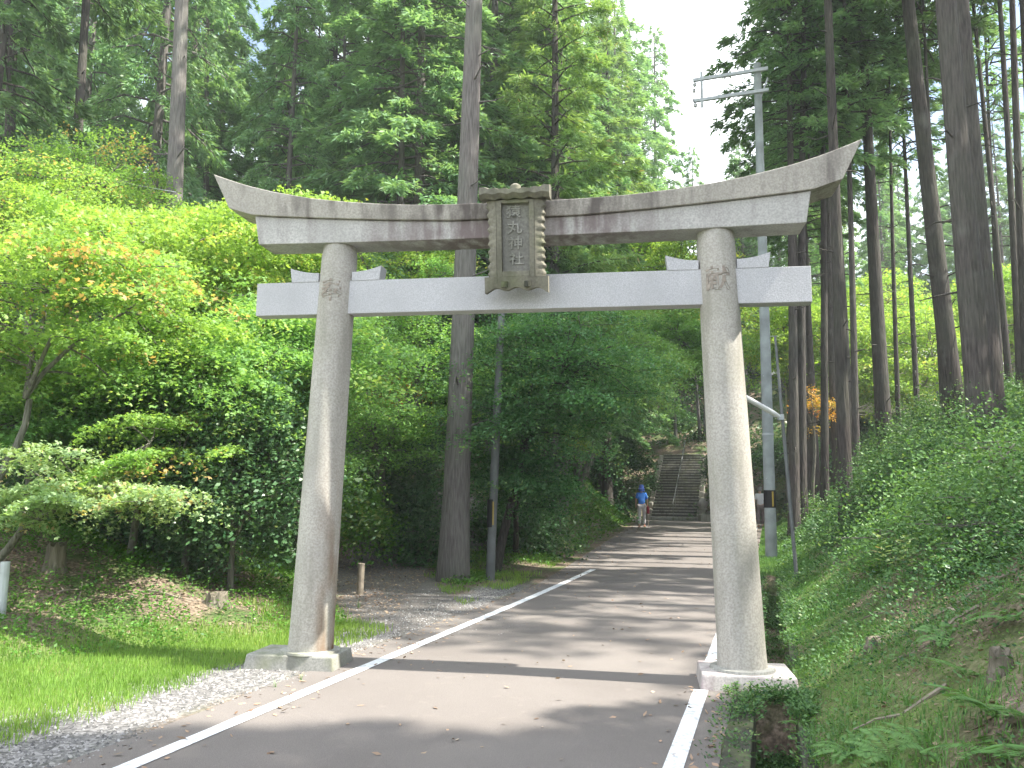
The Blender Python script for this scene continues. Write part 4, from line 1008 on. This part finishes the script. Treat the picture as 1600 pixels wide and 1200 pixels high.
MB().lathe([(.0, .66), (.19, .67), (.27, .80), (.25, .95), (.15, 1.06), (0, 1.10)], 14).build('rounded_top', M['plinth'], orn, smooth=True)
for i, (u, v, r0) in enumerate([(1093, 803, .18), (1112, 802, .22), (1102, 778, .25), (1110, 768, .22)]):
    p_ = at(u, v, 43.8); bm = bmesh.new(); bmesh.ops.create_icosphere(bm, subdivisions=2, radius=r0)
    for v_ in bm.verts: v_.co *= 1+.25*math.sin(v_.co.x*9+i)*math.sin(v_.co.y*8)+.1*math.sin(v_.co.z*15)
    me = bpy.data.meshes.new('rock'); bm.to_mesh(me); bm.free(); me.materials.append(M['granite']); o = link('rock', me); zz = h1(p_.x, 44.2); o.location = (p_.x, 44.2, max(zz, p_.z-.3)+.05)
    tag(o, 'rough boulder piled beside the foot of the steps', 'rock', 'boulders right of the steps')
for i, (u, ut) in enumerate([(1057, 1054), (1095, 1090), (1102, 1106)]):
    p_ = at(u, 714, 52); tag(MB().tube([(p_.x, 52, h1(p_.x, 52)-.3), (p_.x+(ut-u)/F*52, 52.1, h1(p_.x, 52)+4.5)], [.12, .07], 8).build('dead_trunk', M['bark_grey'], smooth=True), 'pale slim trunk standing at the top of the stone steps', 'tree', 'pale trunks at the top of the steps')

# ------------------------------------------------------------------ house on the hill
hp = at(1400, 640, 46); HZ = hp.z-.2; hx, hy = 20.8, 46
hs = thing('hillside_house', 'low house with pale tiled roof half hidden by maples on the hill at right', 'house', (hx, hy, at(1400, 650, 46).z), R(8))
M['wall'] = plain('plaster_wall', (.48, .44, .34), .9); M['tile'] = plain('grey_roof_tile', (.42, .42, .44), .6, .12, 10)
M['glass'] = plain('dark_window', (.03, .035, .04), .15)
MB().box((0, 0, 1.2), (9.2, 5, 2.6)).build('wall', M['wall'], hs)
rfm = MB(); rfm.loft([[(x_, -3.4, 2.5), (x_, 3.4, 2.5), (x_*.72, 0, 4.3)] for x_ in (-5.4, 5.4)]); roof = rfm.build('roof', M['tile'], hs)
for i in range(26):
    x_ = -4.9+i*.39; MB().tube([(x_, -3.42, 2.55), (x_*.78, -.15, 4.24)], .05, 5).build('tile_row', M['tile'], roof) if i % 2 == 0 else None
for x_ in (-3, -.6, 1.8, 3.6):
    w_ = MB().box((x_, -2.52, 1.2), (1.3, .06, 1.3)).build('window', M['glass'], hs); MB().box((x_, -2.56, 1.2), (.06, .05, 1.3)).build('window_bar', M['wood'], w_)

# ------------------------------------------------------------------ people
def skin(name, nodes, edges, m, parent, sub=2):
    me = bpy.data.meshes.new(name); keys = list(nodes); me.from_pydata([nodes[k][0] for k in keys], [(keys.index(a), keys.index(b_)) for a, b_ in edges], [])
    o = bpy.data.objects.new(name, me); COL.objects.link(o)
    sk = o.modifiers.new('s', 'SKIN'); sk.use_smooth_shade = True; o.modifiers.new('d', 'SUBSURF').levels = sub
    for i, k in enumerate(keys):
        rr_ = nodes[k][1]; me.skin_vertices[0].data[i].radius = rr_ if isinstance(rr_, tuple) else (rr_, rr_)
    me.skin_vertices[0].data[0].use_root = True
    bpy.context.view_layer.update()
    m2 = bpy.data.meshes.new_from_object(o.evaluated_get(bpy.context.evaluated_depsgraph_get())); bpy.data.objects.remove(o)
    m2.materials.clear(); m2.materials.append(m); m2.name = name
    return link(name, m2, parent)
M['skin'] = plain('skin', (.52, .33, .24), .6, .05)
def person(label, loc, rz, shirt, trousers, hair, hat=None, cane=False, sc_=1.0):
    root = thing('person', label, 'person', loc, rz); root.scale = (sc_,)*3
    n = {'pel': ((0, 0, .92), (.13, .10)), 'wa': ((0, .01, 1.06), (.12, .09)), 'ch': ((0, .03, 1.26), (.15, .10)), 'nk0': ((0, .04, 1.40), (.07, .06)), 'nk': ((0, .06, 1.46), .048),
         'hd': ((0, .08, 1.53), (.068, .075)), 'hd1': ((0, .085, 1.61), (.074, .09)), 'hd2': ((0, .08, 1.67), (.06, .07))}
    e = [('pel', 'wa'), ('wa', 'ch'), ('ch', 'nk0'), ('nk0', 'nk'), ('nk', 'hd'), ('hd', 'hd1'), ('hd1', 'hd2')]
    arms = {}
    for s, sd in ((-1, 'l'), (1, 'r')):
        fw = .10*s
        elb = (s*.23, .02+(.04 if s > 0 else -.02), 1.12); wr = (s*.235, (.16 if (cane and s > 0) else .07), .92+(.04 if (cane and s > 0) else 0))
        n['sh'+sd] = ((s*.165, .03, 1.36), .055); n['el'+sd] = (elb, .04); n['wr'+sd] = (wr, .028); n['ha'+sd] = ((wr[0], wr[1]+.02, wr[2]-.07), (.018, .036))
        n['hi'+sd] = ((s*.09, 0, .86), .085); n['kn'+sd] = ((s*.10, fw+.03, .48), .055); n['an'+sd] = ((s*.10, fw*1.5-.02, .09), .038); n['to'+sd] = ((s*.11, fw*1.5+.13, .035), (.04, .028))
        e += [('ch', 'sh'+sd), ('sh'+sd, 'el'+sd), ('el'+sd, 'wr'+sd), ('wr'+sd, 'ha'+sd), ('pel', 'hi'+sd), ('hi'+sd, 'kn'+sd), ('kn'+sd, 'an'+sd), ('an'+sd, 'to'+sd)]
        for q, (dx, L_) in enumerate(((-.022, .06), (-.007, .07), (.008, .068), (.022, .055))):
            n['f%d%s' % (q, sd)] = ((wr[0]+.004*s, wr[1]+.03+dx, wr[2]-.09-L_*.7), .008); e.append(('ha'+sd, 'f%d%s' % (q, sd)))
        n['th'+sd] = ((wr[0]-.02*s, wr[1]+.06, wr[2]-.09), .009); e.append(('ha'+sd, 'th'+sd))
    body = skin('body', n, e, M['skin'], root, 1)
    g = 1.14
    def pick(ks, ov={}, gg=.018):
        o_ = {}
        for k in ks:
            rr_ = n[k][1]; rr_ = rr_ if isinstance(rr_, tuple) else (rr_, rr_); o_[k] = (n[k][0], (rr_[0]+gg, rr_[1]+gg))
        o_.update(ov); return o_
    sh = pick(['pel', 'wa', 'ch', 'nk0', 'shl', 'shr'], {'pel': ((0, 0, .90), (.165, .125)), 'ell': ((-.215, .02, 1.14), .058), 'elr': ((.215, .04, 1.14), .058)}, .024)
    skin('shirt', sh, [('pel', 'wa'), ('wa', 'ch'), ('ch', 'nk0'), ('ch', 'shl'), ('ch', 'shr'), ('shl', 'ell'), ('shr', 'elr')], shirt, root, 2)
    tr_ = pick(['pel', 'hil', 'hir', 'knl', 'knr'], {'anl': ((n['anl'][0][0], n['anl'][0][1], .12), .062), 'anr': ((n['anr'][0][0], n['anr'][0][1], .12), .062)}, .022)
    skin('trousers', tr_, [('pel', 'hil'), ('pel', 'hir'), ('hil', 'knl'), ('hir', 'knr'), ('knl', 'anl'), ('knr', 'anr')], trousers, root, 2)
    if hat:
        MB().lathe([(.155, 1.575), (.12, 1.60), (.098, 1.625), (.098, 1.70), (.075, 1.745), (.0, 1.755)], 20, (0, .08, 0)).build('sun_hat', hat, root, smooth=True)
        MB().lathe([(.11, 1.47), (.125, 1.50), (.10, 1.60), (.09, 1.62)], 16, (0, .05, 0)).build('neck_flap', hat, root, smooth=True)
    else:
        MB().lathe([(.065, 1.52), (.088, 1.57), (.092, 1.63), (.07, 1.69), (0, 1.725)], 16, (0, .07, 0)).build('hair', hair, root, smooth=True)
    for s in (-1, 1):
        a_ = n['to'+('l' if s < 0 else 'r')][0]; MB().box((a_[0], a_[1]-.06, .035), (.09, .25, .07)).build('shoe', M['shoe'], root, bevel=.02)
    return root, n
M['shoe'] = plain('shoe', (.5, .25, .18), .6)
blue = plain('blue_cotton', (.07, .26, .80), .8, .12); hatm = plain('navy_cotton', (.09, .16, .52), .8); greyt = plain('light_grey_trousers', (.60, .57, .57), .85, .1)
whitec = plain('white_cotton', (.70, .70, .72), .8, .05); hair = plain('grey_hair', (.22, .21, .20), .6); dk = plain('brown_trousers', (.22, .17, .16), .85); red = plain('dark_red_nylon', (.28, .03, .05), .6)
p_ = at(1003, 826, 34); zz = float(zroad(st(p_.x, 34)[1]))+.006
pr, nn_ = person('walker in blue hat and blue shirt seen from behind with a walking stick', (p_.x, 34, zz), R(-8), blue, greyt, hair, hatm, True, .98)
st_ = MB().tube([(.245, .24, .90), (.27, .30, .0)], .011, 8)
o = st_.build('walking_stick', M['wood']); o.matrix_world = Matrix.Translation((p_.x, 34, zz)) @ Matrix.Rotation(R(-8), 4, 'Z'); tag(o, 'thin walking stick in the right hand of the walker in blue', 'walking stick')
o = MB().loft([[(.24+.05*a, .10+.11*b_, z_) for a, b_ in ((-1, -1), (1, -1), (1, 1), (-1, 1))] for z_ in (.55, .62, .84)]).build('shoulder_bag', red, bevel=.02); o.matrix_world = Matrix.Translation((p_.x+.02, 34, zz)) @ Matrix.Rotation(R(-8), 4, 'Z'); tag(o, 'dark red bag hanging at the right side of the walker in blue', 'bag')
p_ = at(1189, 826, 35); zz = float(zroad(33))+.006
person('person in white shirt with grey hair, half hidden behind the right pillar', (p_.x, 35, max(zz, h1(p_.x, 35))), R(-12), whitec, dk, hair, None, False, .98)

# ------------------------------------------------------------------ thin haze volume added in place of lens glare
HAZE = 0.0012
M['haze'] = bpy.data.materials.new('haze'); M['haze'].use_nodes = True; t = M['haze'].node_tree; t.nodes.clear()
pv = t.nodes.new('ShaderNodeVolumePrincipled'); pv.inputs['Color'].default_value = (.93, .96, 1, 1); pv.inputs['Density'].default_value = HAZE; pv.inputs['Anisotropy'].default_value = .2
om = t.nodes.new('ShaderNodeOutputMaterial'); t.links.new(pv.outputs[0], om.inputs['Volume'])
zmin = float(Z.min()); hz = MB().box((0, 60, (zmin-1+75)/2), (1400, 1600, 75-zmin+1)).build('haze', M['haze']); tag(hz, 'thin haze added over the wood to give the veil of lens glare', 'haze', kind='stuff')
